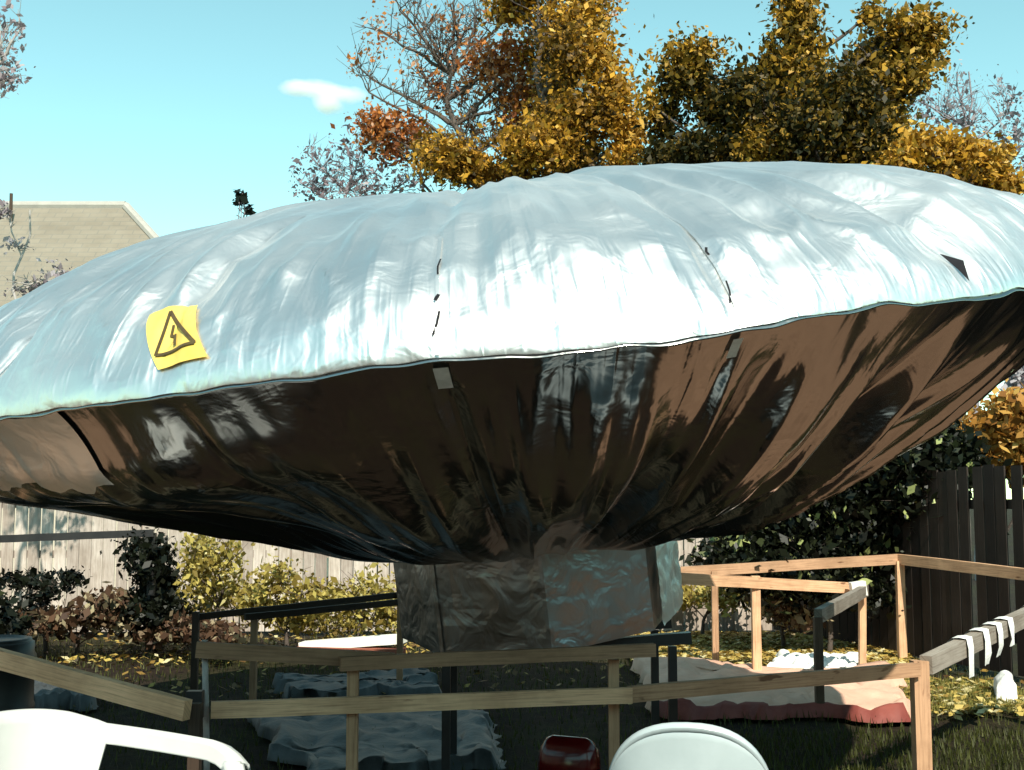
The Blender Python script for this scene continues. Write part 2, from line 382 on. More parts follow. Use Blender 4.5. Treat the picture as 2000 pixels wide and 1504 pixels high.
def S(phi, t, upper, lift=0.0):
    r, z = base_prof(t, upper)
    e = 1e-3; r2, z2 = base_prof(min(t + e, 1), upper); r1, z1 = base_prof(max(t - e, 0), upper)
    tr, tz = r2 - r1, z2 - z1; l = math.hypot(tr, tz) or 1
    nr, nz = (tz / l, -tr / l) if upper else (-tz / l, tr / l)
    d = surf_off(phi, t, upper, r, z) + lift
    wob = (.035 * fn((math.sin(phi) * 4, math.cos(phi) * 4, 1)) + .016 * fn((math.sin(phi) * 21, math.cos(phi) * 21, 3))) * (1 - t) ** 3
    rr = r + nr * d; zz = z + nz * d + wob
    return Vector((rr * math.sin(phi), -rr * math.cos(phi), zz))

TILT = Matrix.Rotation(R(7.47), 4, 'X') @ Matrix.Rotation(R(-6.61), 4, 'Y')
BC = Vector((-.015, 7.0, 2.431))
BOX_H = .56
root_loc = BC + TILT @ Vector((0, 0, -HB * .99 - BOX_H))
balloon = empty('foil_balloon', root_loc, 'huge silver foil saucer shaped balloon held over the yard on a foil covered box', 'balloon')
balloon.rotation_euler = TILT.to_euler()
LZ = Vector((0, 0, HB * .99 + BOX_H))     # balloon centre above its base

def envelope(name, upper):
    n = 78; ts = [(i / n) ** 1.35 for i in range(n + 1)]
    if upper: ts[-1] = .995
    V = []
    for t in ts:
        for k in range(NT): V.append(S(2 * math.pi * k / NT, t, upper) + LZ)
    F = [(j * NT + k, j * NT + (k + 1) % NT, (j + 1) * NT + (k + 1) % NT, (j + 1) * NT + k) for j in range(n) for k in range(NT)]
    V = [tuple(v) for v in V]
    me = mesh_np(name, V, F if upper else [f[::-1] for f in F])
    uv = me.uv_layers.new(name='UVMap'); li = np.zeros(len(me.loops), np.int32); me.loops.foreach_get('vertex_index', li)
    lf = np.zeros(len(me.polygons), np.int32); me.polygons.foreach_get('loop_start', lf)
    u = (li % NT) / NT * 2 * math.pi * RAD; v = np.array(ts)[li // NT] * 2.4
    wrap = np.repeat((u.reshape(-1, 4).max(1) - u.reshape(-1, 4).min(1)) > 5, 4); u = np.where(wrap & (u < 5), u + 2 * math.pi * RAD, u)
    uv.data.foreach_set('uv', np.stack([u, v], 1).astype(np.float32).ravel())
    return link(name, me, M['foil' if upper else 'foil_shaded'], balloon, True)
envelope('upper_envelope', True)
M['foil_shaded'] = mat_foil('silver_foil_shaded', (.36, .352, .345), .12, .22, .20, .16, 1.0, 8, .30)  # darker copy of the upper foil; underside shade put into its colour
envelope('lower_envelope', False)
# rim flange: two welded sheets, a lip standing a little proud and drooping
g = Geo(); V = []
for k in range(NT):
    p = 2 * math.pi * k / NT; c = S(p, 0, True) + LZ; o = Vector((math.sin(p), -math.cos(p), 0))
    w = .003 + .005 * fn((math.sin(p) * 9, math.cos(p) * 9, 4)); dz = -.012 + .010 * fn((math.sin(p) * 14, math.cos(p) * 14, 9))
    a = c - o * .02; b = c + o * w + Vector((0, 0, dz))
    V += [a + Vector((0, 0, .006)), b + Vector((0, 0, .003)), b - Vector((0, 0, .003)), a - Vector((0, 0, .008))]
F = []
for k in range(NT):
    q = (k + 1) % NT
    for i in range(3): F.append((k * 4 + i, k * 4 + i + 1, q * 4 + i + 1, q * 4 + i))
g.add(V, F); g.build('rim_seam', M['foil_shaded'], balloon, True)

def patch(name, phis, ts, upper, lift, mat, parent=balloon, thick=.003):
    """sheet stuck on the envelope: phis(u), ts(v) grids"""
    bm = bmesh.new(); rows = []
    for t in ts:
        row = []
        for p in phis: row.append(bm.verts.new(S(p, t, upper, lift) + LZ))
        rows.append(row)
    for j in range(len(rows) - 1):
        for i in range(len(phis) - 1): bm.faces.new((rows[j][i], rows[j][i + 1], rows[j + 1][i + 1], rows[j + 1][i]))
    return from_bm(name, bm, mat, parent, True)
def strip(name, pts, w, upper, lift, mat, parent=balloon):
    """a band along (phi,t) points"""
    bm = bmesh.new(); prev = None; n = 8
    P = []
    for a, b in zip(pts[:-1], pts[1:]):
        for i in range(n): P.append((a[0] + (b[0] - a[0]) * i / n, a[1] + (b[1] - a[1]) * i / n))
    P.append(pts[-1])
    c = [S(p, t, upper, lift) + LZ for p, t in P]
    nrm = [(S(p, t, upper, lift + .05) + LZ - q).normalized() for (p, t), q in zip(P, c)]
    for i in range(len(c)):
        d = (c[min(i + 1, len(c) - 1)] - c[max(i - 1, 0)]).normalized(); s = d.cross(nrm[i]).normalized() * w / 2
        row = (bm.verts.new(c[i] - s), bm.verts.new(c[i] + s))
        if prev: bm.faces.new((prev[0], prev[1], row[1], row[0]))
        prev = row
    bmesh.ops.recalc_face_normals(bm, faces=bm.faces)
    return from_bm(name, bm, mat, parent, True)

# yellow warning sign stuck near the left of the upper envelope
ph0 = R(-21.8); pw = R(1.9); t0, t1 = .120, .285; SHEAR = R(2.9)
def sp(u, v): return (ph0 + (u - .5) * 2 * pw - SHEAR * (v - .5), t0 + (t1 - t0) * v + .012 * (u - .5))
bm = bmesh.new(); rows = [[bm.verts.new(S(*sp(i / 21, j / 21), True, .010) + LZ) for i in range(22)] for j in range(22)]
for j in range(21):
    for i in range(21): bm.faces.new((rows[j][i], rows[j][i + 1], rows[j + 1][i + 1], rows[j + 1][i]))
sign = from_bm('warning_sign', bm, M['yellow'], balloon, True)
tri = [(.08, .26), (.50, .92), (.90, .26), (.08, .26)]
for a, b in zip(tri[:-1], tri[1:]):
    strip('triangle_border', [sp(*a), sp(*b)], .013, True, .015, M['ink'], sign)
strip('bolt_mark', [sp(.52, .74), sp(.44, .58), sp(.53, .56), sp(.50, .34)], .011, True, .016, M['ink'], sign)
sign.name = 'warning_sign'
# tape strips on the seams, loose flaps below the rim
def seam(k): return PHI0 + R(18) * k
for k, tt in ((0, .40), (1, .46), (-2, .5)):
    strip('tape_strip', [(seam(k), .02), (seam(k) + R(.15), tt * .5), (seam(k), tt)], .013, True, .007, M['foil'])
strip('tape_strip', [(seam(0), .015), (seam(0) - R(.1), .06)], .05, False, .012, M['tape'])
strip('tape_strip', [(seam(1), .015), (seam(1) + R(.1), .05)], .035, False, .012, M['tape'])
for k, ta, tb, w in ((0, .10, .17, .008), (0, .20, .215, .013), (0, .27, .32, .006), (1, .12, .19, .006), (1, .27, .29, .009), (-1, .16, .21, .006)):
    strip('seam_split', [(seam(k) + R(.2) * (ta * 10 - 2), ta), (seam(k) + R(.1), (ta + tb) / 2), (seam(k) + R(.25), tb)], w, True, .009, M['dark_foil'])
# the left end: a foil panel folded down over the seam
pe = [R(-72) + (R(-30.5) - R(-72)) * i / 60 for i in range(61)]
bm = bmesh.new(); rows = []
for j in range(13):
    rows.append([bm.verts.new(S(p, .002 + j / 12 * (.115 + .02 * fn((p * 9, 1, 1)) + .02 * fn((p * 30, 4, 1))), False, .012) + LZ) for p in pe])
for j in range(12):
    for i in range(60): bm.faces.new((rows[j][i], rows[j + 1][i], rows[j + 1][i + 1], rows[j][i + 1]))
from_bm('end_panel', bm, M['foil'], balloon, True)
# dark loose flap at the right of the upper envelope
bm = bmesh.new()
fl = [S(R(31.6), .20, True, .012), S(R(32.25), .15, True, .03), S(R(31.8), .08, True, .012), S(R(31.65), .13, True, .008)]
vs = [bm.verts.new(v + LZ) for v in fl]; bm.faces.new((vs[0], vs[1], vs[3])); bm.faces.new((vs[3], vs[1], vs[2]))
from_bm('vent_flap', bm, M['dark_foil'], balloon)

# foil covered box under the neck: an eight sided drum with board facets
bm = bmesh.new(); rt = []; rb = []; nb = 8
for k in range(nb):
    p = R(3 + 45 * k)
    top = Vector((.80 * math.sin(p), -.80 * math.cos(p), BOX_H + .02)); bot = Vector((.80 * math.sin(p), -.80 * math.cos(p), 0))
    rt.append(top); rb.append(bot)
for k in range(nb):
    q = (k + 1) % nb; nn = 7; grid = []
    for j in range(nn + 1):
        row = []
        for i in range(nn + 1):
            f, h = i / nn, j / nn
            v = (rb[k].lerp(rb[q], f)).lerp(rt[k].lerp(rt[q], f), h)
            o = Vector((v.x, v.y, 0)).normalized(); inside = 0 < i < nn
            v = v + o * ((.014 * fn((v.x * 5, v.y * 5, v.z * 5)) - .005) if inside else 0)
            row.append(bm.verts.new(v))
        grid.append(row)
    for j in range(nn):
        for i in range(nn): bm.faces.new((grid[j][i], grid[j][i + 1], grid[j + 1][i + 1], grid[j + 1][i]))
bmesh.ops.remove_doubles(bm, verts=bm.verts, dist=.0005)
cen = [bm.verts.new((0, 0, .002)), bm.verts.new((0, 0, BOX_H + .05))]
bot_e = [e for e in bm.edges if e.is_boundary]
for e in bot_e:
    z = (e.verts[0].co.z + e.verts[1].co.z) / 2
    bm.faces.new((e.verts[0], e.verts[1], cen[0] if z < .2 else cen[1]))
bmesh.ops.recalc_face_normals(bm, faces=bm.faces)
from_bm('equipment_box', bm, M['foil_box_shaded'], balloon)
# joint tapes on the box edges
for k, w in ((0, .02), (-1, .02)):
    p = R(3 + 45 * k); g = Geo()
    o = Vector((math.sin(p), -math.cos(p), 0)); s = Vector((math.cos(p), math.sin(p), 0))
    a = o * .808; b = o * .808
    V = []
    for i in range(7):
        c = a.lerp(b, i / 6) + Vector((0, 0, .02 + (BOX_H - .02) * i / 6))
        V += [c - s * w - o * w * .41 + o * .004, c + o * .004, c + s * w - o * w * .41 + o * .004]
    F = []
    for i in range(6):
        F += [(i * 3, i * 3 + 1, i * 3 + 4, i * 3 + 3), (i * 3 + 1, i * 3 + 2, i * 3 + 5, i * 3 + 4)]
    g.add(V, F); g.build('corner_tape', M['foil_box_shaded'], balloon)
pa, pb = R(52), R(88); bm = bmesh.new(); rows = []
for j in range(25):
    row = []
    for i in range(17):
        q0 = Vector((.806 * math.sin(pa), -.806 * math.cos(pa), 0)); q1 = Vector((.806 * math.sin(pb), -.806 * math.cos(pb), 0))
        v = q0.lerp(q1, i / 16); v.z = .01 + (BOX_H - .01) * j / 24; o = Vector((v.x, v.y, 0)).normalized()
        row.append(bm.verts.new(v + o * (.012 + .012 * (1 - 2 * abs(fn((i * .22 + j * .2, j * .12 - i * .1, 3)))))))
    rows.append(row)
for j in range(24):
    for i in range(16): bm.faces.new((rows[j][i], rows[j][i + 1], rows[j + 1][i + 1], rows[j + 1][i]))
from_bm('lit_tone_panel', bm, M['foil'], balloon, True)  # brighter foil paints this facet as catching the light

# ------------------------------------------------------------------ low black table below it
tz = root_loc.z - .11
tab = empty('low_trestle', (root_loc.x, root_loc.y, 0), 'low black trestle carrying the foil covered box', 'trestle')
for sy in (-.42, .42):
    beam('beam', (root_loc.x - .62, root_loc.y + sy, tz - .05), (root_loc.x + .80, root_loc.y + sy, tz + .06), .08, .06, M['black'], tab)
    for sx in (-.52, .70):
        beam('leg', (root_loc.x + sx, root_loc.y + sy, -.03), (root_loc.x + sx, root_loc.y + sy, tz - .035 + sx * .07), .045, .045, M['black'], tab)

# ------------------------------------------------------------------ rails and frames
def gp(p): return (p.x, p.y, -.04)
def D_of(py, z): return (EYE.z - z) * FPX / (py - 985)
T = M['timber']
r0 = at(400, 1470, 5.6)
rail_a = empty('timber_railing', (r0.x, r0.y, 0), 'tan timber railing of two long rails on square posts running below the balloon', 'railing')
A1 = at(412, 1387, 5.58); A2 = at(1230, 1358, 6.02); A3 = at(1795, 1308, 6.95)
beam('rail', A1, A2 + (A2 - A1) * .004, .04, .072, T, rail_a, .85)
beam('rail', A2 + Vector((0, .035, 0)), A3 + Vector((0, .02, 0)), .04, .075, T, rail_a, .45)
beam('rail', at(383, 1268, 5.62), at(770, 1290, 5.80), .045, .07, T, rail_a, .25)
beam('rail', at(664, 1297, 5.70), at(1278, 1270, 6.10), .045, .062, T, rail_a, .3)
def post(parent, px, py, Y, w, mat, t=.5, lean=0.0):
    p = at(px, py, Y); beam('post', (p.x + lean, p.y, -.05), p, w, w, mat, parent, t)
post(rail_a, 690, 1296, 5.77, .05, T, .6)
post(rail_a, 1198, 1288, 6.13, .05, T, .5)
post(rail_a, 1795, 1290, 7.02, .085, T, .55)
p = at(400, 1250, 5.66); g = Geo(); g.tube([Vector((p.x + .04, p.y, -.05)) - rail_a.location, p - rail_a.location], .014, 10); g.build('pole', M['bark_pale'], rail_a, True)
# side rail running back to the right from the corner post
B = at(2060, 1178, 8.7)
beam('rail', A3 + Vector((.06, .06, .02)), B, .07, .10, M['grey_timber'], rail_a, .7)
post(rail_a, 2060, 1190, 8.7, .07, M['dark_timber'], .5)
# joint bracket
q = at(381, 1376, 5.58); beam('bracket', q + Vector((0, 0, -.06)), q + Vector((0, 0, .06)), .05, .07, M['black'], rail_a)

q1 = at(366, 1388, 5.35); q2 = at(-90, 1262, 5.9)
rail_l = empty('sloping_rail', (q2.x, q2.y, 0), 'tan plank rail with sunlight put into its pale tone, sloping down towards the white armchair at the left', 'rail')
beam('rail', q1, q2, .05, .085, T, rail_l, 1.0)  # palest timber tone stands in for sunlight on the plank
beam('post', (q2.x, q2.y, -.05), q2 + Vector((0, 0, .08)), .08, .08, T, rail_l, .3)
beam('post', (q1.x + .02, q1.y + .06, -.05), q1 + Vector((.02, .062, .02)), .05, .05, M['dark_timber'], rail_l, .3)

# tall far railing at the right
c0 = at(1755, 1092, 12.4)
rail_c = empty('corner_railing', (c0.x, c0.y, 0), 'tall tan rail turning a corner at a pale post before the dark side fence', 'railing')
beam('rail', at(1300, 1119, 12.0), c0, .06, .10, T, rail_c, .5)
beam('rail', c0, at(2090, 1132, 10.2), .06, .10, T, rail_c, .75)
post(rail_c, 1757, 1096, 12.38, .075, T, 1.0, -.0)
post(rail_c, 1395, 1116, 12.05, .06, T, .5)
post(rail_c, 2090, 1132, 10.2, .06, T, .5)
# lower frame in front of it
c1 = at(1684, 1150, 11.6)
fr = empty('low_railing', (c1.x, c1.y, 0), 'low open timber railing with a pale end block in front of the taller corner rail', 'railing')
beam('rail', at(1300, 1128, 11.0), c1, .06, .10, T, fr, .8)
beam('rail', at(1598, 1203, 9.3), at(1690, 1153, 11.5), .06, .10, M['grey_timber'], fr, .5)
beam('end_block', at(1662, 1152, 11.4), at(1690, 1148, 11.4), .10, .13, M['white_paint'], fr, .9)
post(fr, 1684, 1156, 11.6, .06, T, .9, -.02); post(fr, 1475, 1125, 11.3, .075, T, .9); post(fr, 1597, 1206, 9.3, .06, M['dark_timber'], .9)
# thin dark rails behind the balloon at left
e0 = at(385, 1205, 9.6)
rl = empty('dark_railing', (e0.x, e0.y, 0), 'thin dark double rail in front of the yellow shrubs', 'railing')
beam('rail', e0, at(800, 1160, 10.6), .035, .05, M['dark_timber'], rl, .2)
beam('rail', at(478, 1206, 9.65), at(800, 1174, 10.4), .035, .05, M['dark_timber'], rl, .1)
post(rl, 497, 1200, 9.75, .05, T, .35); post(rl, 383, 1195, 9.58, .05, M['dark_timber'], .3); post(rl, 782, 1160, 10.5, .05, T, .5)
# dark pole across the left fence
k0 = at(-60, 1055, 12.6)
pl = empty('dark_pole', (k0.x, k0.y, 0), 'dark horizontal pole standing across the pale fence at the left', 'pole')
beam('rail', k0, at(300, 1041, 12.9), .06, .075, M['black'], pl)
beam('post', (k0.x, k0.y, -.05), k0, .07, .07, M['black'], pl); k1 = at(298, 1041, 12.95); beam('post', (k1.x, k1.y, -.05), k1, .07, .07, M['black'], pl)

# white rags tied along the side rail
d0 = A3 + Vector((.06, .06, .02))
for i, (f, ln) in enumerate(((.24, .17), (.36, .15), (.46, .14), (.55, .11), (.80, .13))):
    p = d0.lerp(B, f); bm = bmesh.new(); rows = []
    sd = (B - d0).normalized(); ot = Vector((sd.y, -sd.x, 0)).normalized()
    prof = [(.075, -.07), (.075, .03), (.045, .058), (0, .063), (-.042, .057), (-.052, .0), (-.055, -ln * .55), (-.05 + .02 * random.random(), -ln)]
    for j, (a, z) in enumerate(prof):
        row = []
        for m in range(4):
            wv = .014 * fn((m * .9 + i * 7, j * .6, 2))
            row.append(bm.verts.new(sd * ((m - 1.5) * .034 * (1 - .25 * (j / 7))) - ot * (a + (wv if j in (0, 6, 7) else 0)) + Vector((0, 0, z))))
        rows.append(row)
    for j in range(len(rows) - 1):
        for m in range(3): bm.faces.new((rows[j][m], rows[j][m + 1], rows[j + 1][m + 1], rows[j + 1][m]))
    o = from_bm('cloth_strip', bm, M['cloth'], None, True); o.location = p
    tag(o, 'white cloth strip draped over the dark side rail at the right', 'rag', 'white strips hung on the side rail')

# ------------------------------------------------------------------ white plastic chairs
def chair(name, loc, rz, mat, label, scale=1.0, backh=.83, armh=.67, thick=.075, pw=2.6, lip=1.0):
    r = empty(name, loc, label, 'chair', None, rz); r.scale = (scale,) * 3
    # plan of the rim, from one arm tip round the back to the other; seat faces +x
    P = []
    n = 64
    for i in range(n + 1):
        s = i / n * 2 - 1
        a = abs(s); sg = 1 if s > 0 else -1
        if a > .5:
            f = (a - .5) / .5; x = -.14 + f * .49; y = .30 + .015 * math.sin(f * 3)
        else:
            f = a / .5; q = f * math.pi / 2; x = -.14 - .20 * math.cos(q) ** .8; y = .30 * math.sin(q) ** .8
        arm = armh + .06 * (1 - max(0, (a - .45) / .55))
        bk = max(0, 1 - (a / .56) ** pw)
        zt = arm + (backh - armh - .06) * bk
        if a > .9: zt -= .05 * ((a - .9) / .1) ** 2
        lo = zt - thick if a > .56 else (zt - thick) + (.42 - (zt - thick)) * min(1, ((.56 - a) / .07)) ** .8
        P.append((x, sg * y, zt, lo, a))
    bm = bmesh.new(); rows = []; m = 10
    for x, y, zt, lo, a in P:
        o = Vector((x + .0, y, 0)); o = (o - Vector((.05, 0, 0))); o.z = 0; o.normalize()
        row = []
        for j in range(m + 1):
            f = j / m; z = lo + (zt - lo) * f
            fl = .05 * (z - .42) if a <= .56 else .012 * 0
            row.append(bm.verts.new(Vector((x, y, z)) + o * fl))
        # rolled lip outwards
        row.append(bm.verts.new(Vector((x, y, zt + .008)) + o * (.05 * (zt - .42) * (a <= .56) + .02 * lip)))
        row.append(bm.verts.new(Vector((x, y, zt - .004)) + o * (.05 * (zt - .42) * (a <= .56) + .052 * lip)))
        row.append(bm.verts.new(Vector((x, y, zt - .026)) + o * (.05 * (zt - .42) * (a <= .56) + .058 * lip)))
        rows.append(row)
    for i in range(len(rows) - 1):
        for j in range(len(rows[0]) - 1): bm.faces.new((rows[i][j], rows[i + 1][j], rows[i + 1][j + 1], rows[i][j + 1]))
    bmesh.ops.recalc_face_normals(bm, faces=bm.faces)
    o = from_bm('backrest', bm, mat, r, True); md = o.modifiers.new('s', 'SOLIDIFY'); md.thickness = .007
    # seat
    bm = bmesh.new(); rows = []
    for i in range(15):
        x = -.27 + .55 * i / 14; w = .25 + .035 * i / 14; row = []
        for j in range(15):
            y = (j / 14 * 2 - 1); z = .415 + .012 * y * y - .02 * math.exp(-((x + .03) / .15) ** 2) * (1 - y * y) - (.035 * ((i - 11) / 3) ** 2 if i > 11 else 0)
            row.append(bm.verts.new((x, y * w, z)))
        rows.append(row)
    for i in range(14):
        for j in range(14): bm.faces.new((rows[i][j], rows[i][j + 1], rows[i + 1][j + 1], rows[i + 1][j]))
    o = from_bm('seat', bm, mat, r, True); md = o.modifiers.new('s', 'SOLIDIFY'); md.thickness = .02
    # legs: front ones sweep up into the arm tips, rear ones splay out
    for sy in (-1, 1):
        for pts, wd in (([(.385, .325, 0), (.375, .315, .22), (.365, .308, .43), (.362, .305, armh * .85), (.345, .303, armh - .04)], .058),
                        ([(-.36, .29, 0), (-.31, .27, .22), (-.25, .25, .42)], .06)):
            bm = bmesh.new(); prev = None
            for k, (x, y, z) in enumerate(pts):
                hw = wd / 2 * (.8 + .3 * k / len(pts))
                row = [bm.verts.new((x + a * hw, sy * (y + b * .018), z)) for a, b in ((-1, -1), (1, -1), (1.1, 1), (-1.1, 1))]
                if prev:
                    for q in range(4): bm.faces.new((prev[q], prev[(q + 1) % 4], row[(q + 1) % 4], row[q]))
                else: bm.faces.new(row[::-1])
                prev = row
            bm.faces.new(prev); bmesh.ops.recalc_face_normals(bm, faces=bm.faces)
            bmesh.ops.bevel(bm, geom=bm.edges[:], offset=.007, segments=2, affect='EDGES')
            from_bm('leg', bm, mat, r, True)
    return r
chair('plastic_chair', (-1.40, 4.05, -.02), R(-12), M['white_plastic'], 'sunlit white moulded plastic armchair with its open arm to the right, at the left', 1.12, .765, .665, .052)
chair('plastic_chair', (.63, 4.45, -.02), R(80), M['shaded_white_plastic'], 'glossy white plastic chair with shade put into its grey colour, showing its rounded back, at the lower right', .92, .93, .42, .075, 1.9, .12)

# ------------------------------------------------------------------ things on the ground
def crumple(name, outline_px, hfun, mat, label, cat, seed=0, n=46, edge_mat=None):
    """a rumpled sheet lying over the ground; outline_px: four ground pixels"""
    c = [at_z(px, py, 0) for px, py in outline_px]
    o0 = sum(c, Vector()) / 4; o0.z = 0
    bm = bmesh.new(); rows = []
    for j in range(n + 1):
        row = []
        for i in range(n + 1):
            u, v = i / n, j / n
            p = c[0].lerp(c[1], u).lerp(c[3].lerp(c[2], u), v)
            p += Vector((.16 * fn((u * 5, v * 5, seed)) + .05 * fn((u * 17, v * 17, seed)), .30 * fn((u * 4, v * 4, seed + 5)) + .06 * fn((u * 17, v * 17, seed + 9)), 0)) * min(1, (c[1] - c[0]).length / 1.5)
            e = min(u, 1 - u, v, 1 - v) * n
            z = hfun(u, v) + .05 * abs(fn((p.x * 2.4, p.y * 2.4, seed))) + .012 * fn((p.x * 6, p.y * 6, seed))
            if e < 1: z = .0
            row.append(bm.verts.new(Vector((p.x, p.y, max(z, .0) + (.045 if e >= 1 else 0))) - o0))
        rows.append(row)
    for j in range(n):
        for i in range(n):
            f = bm.faces.new((rows[j][i], rows[j][i + 1], rows[j + 1][i + 1], rows[j + 1][i]))
            if edge_mat and j < 2: f.material_index = 1
    bmesh.ops.recalc_face_normals(bm, faces=bm.faces)
    o = from_bm(name, bm, mat, None, True); o.location = o0
    if edge_mat: o.data.materials.append(edge_mat)
    return tag(o, label, cat)
crumple('folded_tarp', [(1290, 1400), (1790, 1412), (1760, 1325), (1235, 1300)], lambda u, v: .02 + .09 * abs(fn((u * 6, v * 4, 3))) + .06 * max(0, fn((u * 14 + v * 5, v * 6, 9))), M['salmon'],
        'salmon red tarp folded on the sunlit ground with a dark red edge', 'tarp', 2, edge_mat=M['red_tarp'])
crumple('plastic_sheet', [(590, 1530), (990, 1500), (950, 1390), (470, 1395)], lambda u, v: .0 + .08 * abs(fn((u * 5, v * 2, 4))) + .05 * max(0, fn((u * 11 + v * 6, v * 5, 14))), M['grey_tarp'],
        'crumpled blue grey plastic sheet on shaded ground behind the railing', 'tarp', 11)
crumple('plastic_sheet', [(20, 1395), (190, 1385), (170, 1345), (40, 1350)], lambda u, v: .05 + .08 * abs(fn((u * 9, v * 7, 3))), M['grey_tarp'],
        'small blue grey plastic sheet on the ground behind the sloping rail', 'tarp', 21)
crumple('plastic_sheet', [(560, 1372), (860, 1366), (850, 1330), (540, 1338)], lambda u, v: .03 + .05 * abs(fn((u * 9, v * 7, 3))), M['grey_tarp'],
        'flat grey plastic sheet behind the black table at the left of the box', 'tarp', 31)
crumple('pale_sheet', [(1500, 1318), (1690, 1312), (1700, 1288), (1520, 1290)], lambda u, v: .0 + .09 * abs(fn((u * 9, v * 7, 8))), M['cloth'],
        'pale crumpled sheet lying behind the salmon tarp', 'sheet', 41)
crumple('pale_sheet', [(1945, 1375), (1990, 1378), (1985, 1350), (1940, 1350)], lambda u, v: .05 + .09 * math.sin(u * 3), M['cloth'],
        'small white crumpled rag on the grass at the right edge', 'rag', 51, n=14)

# white edging board on red bricks
w0 = at_z(595, 1285, 0)
eb = empty('garden_edging', (w0.x, w0.y, 0), 'sunlit white board laid along red brick garden edging', 'edging')
beam('board', at(590, 1262, 13.0), at(790, 1247, 12.8), .20, .09, M['white_paint'], eb, .8)
beam('brick_course', (w0.x - .1, 12.92, .03), (at(790, 1260, 12.8).x, 12.72, .03), .17, .13, M['brick'], eb)
# red glossy drum lying in the shade
def lathe_mesh(prof, n=40):
    V = []; F = []
    for r_, z_ in prof:
        for k in range(n): V.append((r_ * math.cos(2 * math.pi * k / n), r_ * math.sin(2 * math.pi * k / n), z_))
    for j in range(len(prof) - 1):
        for k in range(n): F.append((j * n + k, j * n + (k + 1) % n, (j + 1) * n + (k + 1) % n, (j + 1) * n + k))
    return mesh_np('lathe', V, F)
rc = at(1112, 1470, 6.6)
rd = empty('red_tank', (rc.x, 6.6, 0), 'glossy dark red rounded tank lying in shade behind the railing', 'tank'); rd.scale = (.46, .46, .80)
o = link('shell', lathe_mesh([(.002, -.36), (.06, -.355), (.13, -.33), (.175, -.27), (.19, -.2), (.19, .2), (.175, .27), (.13, .33), (.06, .355), (.002, .36)]), M['red'], rd, True)
o.location = (0, 0, .24); o.rotation_euler = (R(90), R(0), R(62))
beam('foot', rd.location + Vector((-.2, -.1, -.03)), rd.location + Vector((-.2, -.1, .1)), .06, .2, M['black'], rd); beam('foot', rd.location + Vector((.2, .1, -.03)), rd.location + Vector((.2, .1, .1)), .06, .2, M['black'], rd)
# dark barrel at the left edge
bc = at(2, 1380, 8.3)
bar = empty('barrel', (bc.x - .08, 8.3, -.02), 'black ribbed barrel standing at the left edge behind the sloping rail', 'barrel')
link('shell', lathe_mesh([(.002, 0), (.25, 0), (.27, .02), (.275, .2), (.285, .22), (.285, .25), (.275, .27), (.275, .52), (.285, .54), (.285, .57), (.27, .6), (.27, .66), (.25, .67)]), M['black'], bar, True)
link('lid', lathe_mesh([(.252, .66), (.252, .685), (.22, .69), (.2, .675), (.002, .675)]), M['black'], bar, True)

# ------------------------------------------------------------------ fences
def fence(name, a, b, h, mat, label, gap=.010, bw=.138, seed=0, lean=.0, missing=()):
    rnd = random.Random(seed); a = Vector(a); b = Vector(b); d = b - a; L = d.length; d.normalize()
    f = empty(name, a, label, 'fence'); nrm = Vector((-d.y, d.x, 0)); ang = math.atan2(d.y, d.x)
    rot = Matrix.Rotation(ang, 3, 'Z'); g = Geo(); s = 0; i = 0
    while s < L:
        w = bw * rnd.uniform(.93, 1.04); hh = h + rnd.uniform(-.03, .03)
        if True:
            rr = rot @ Matrix.Rotation(rnd.uniform(-.006, .006), 3, 'Y')
            g.box(d * (s + w / 2) + nrm * rnd.uniform(-.004, .004) + Vector((0, 0, hh / 2 + .03)), w, .018, hh, rnd.random(), rr)
        s += w + gap * rnd.uniform(.4, 2.0) + (.07 if i in missing else 0); i += 1
    g.build('boards', mat, f)
    for z in (.35, .95, 1.55):
        if z < h: beam('rail', a + nrm * .045 + Vector((0, 0, z)), b + nrm * .045 + Vector((0, 0, z)), .04, .09, mat, f, .3)
    k = 0
    while k < L:
        p = a + d * k + nrm * .115; beam('post', p + Vector((0, 0, -.05)), p + Vector((0, 0, h - .05)), .09, .09, mat, f, .2); k += 2.4
    return f
CORNER = (3.1, 15.2, 0)
fence('wooden_fence', (-6.9, 15.0, 0), CORNER, 1.8, M['fence'], 'weathered pale board fence along the back of the yard', .012, seed=3)
fence('wooden_fence', (3.2, 15.3, 0), (5.3, 8.8, 0), 1.86, M['fence_shaded'], 'board fence along the right side, shade put into its dark colour, light showing through gaps', .011, seed=5, missing=(24, 27, 28, 29))
fence('wooden_fence', (5.32, 8.7, 0), (5.8, 1.0, 0), 1.86, M['fence_shaded'], 'unseen dark board fence added beyond the right edge of the picture to mirror dark in the foil', .011, seed=6)  # unseen stretch added for its dark reflection in the foil
fence('wooden_fence', (-6.95, .5, 0), (-6.95, 14.9, 0), 1.8, M['fence'], 'unseen pale board fence added along the left side to mirror light in the foil', .011, seed=8)  # unseen side added for its pale reflection in the foil

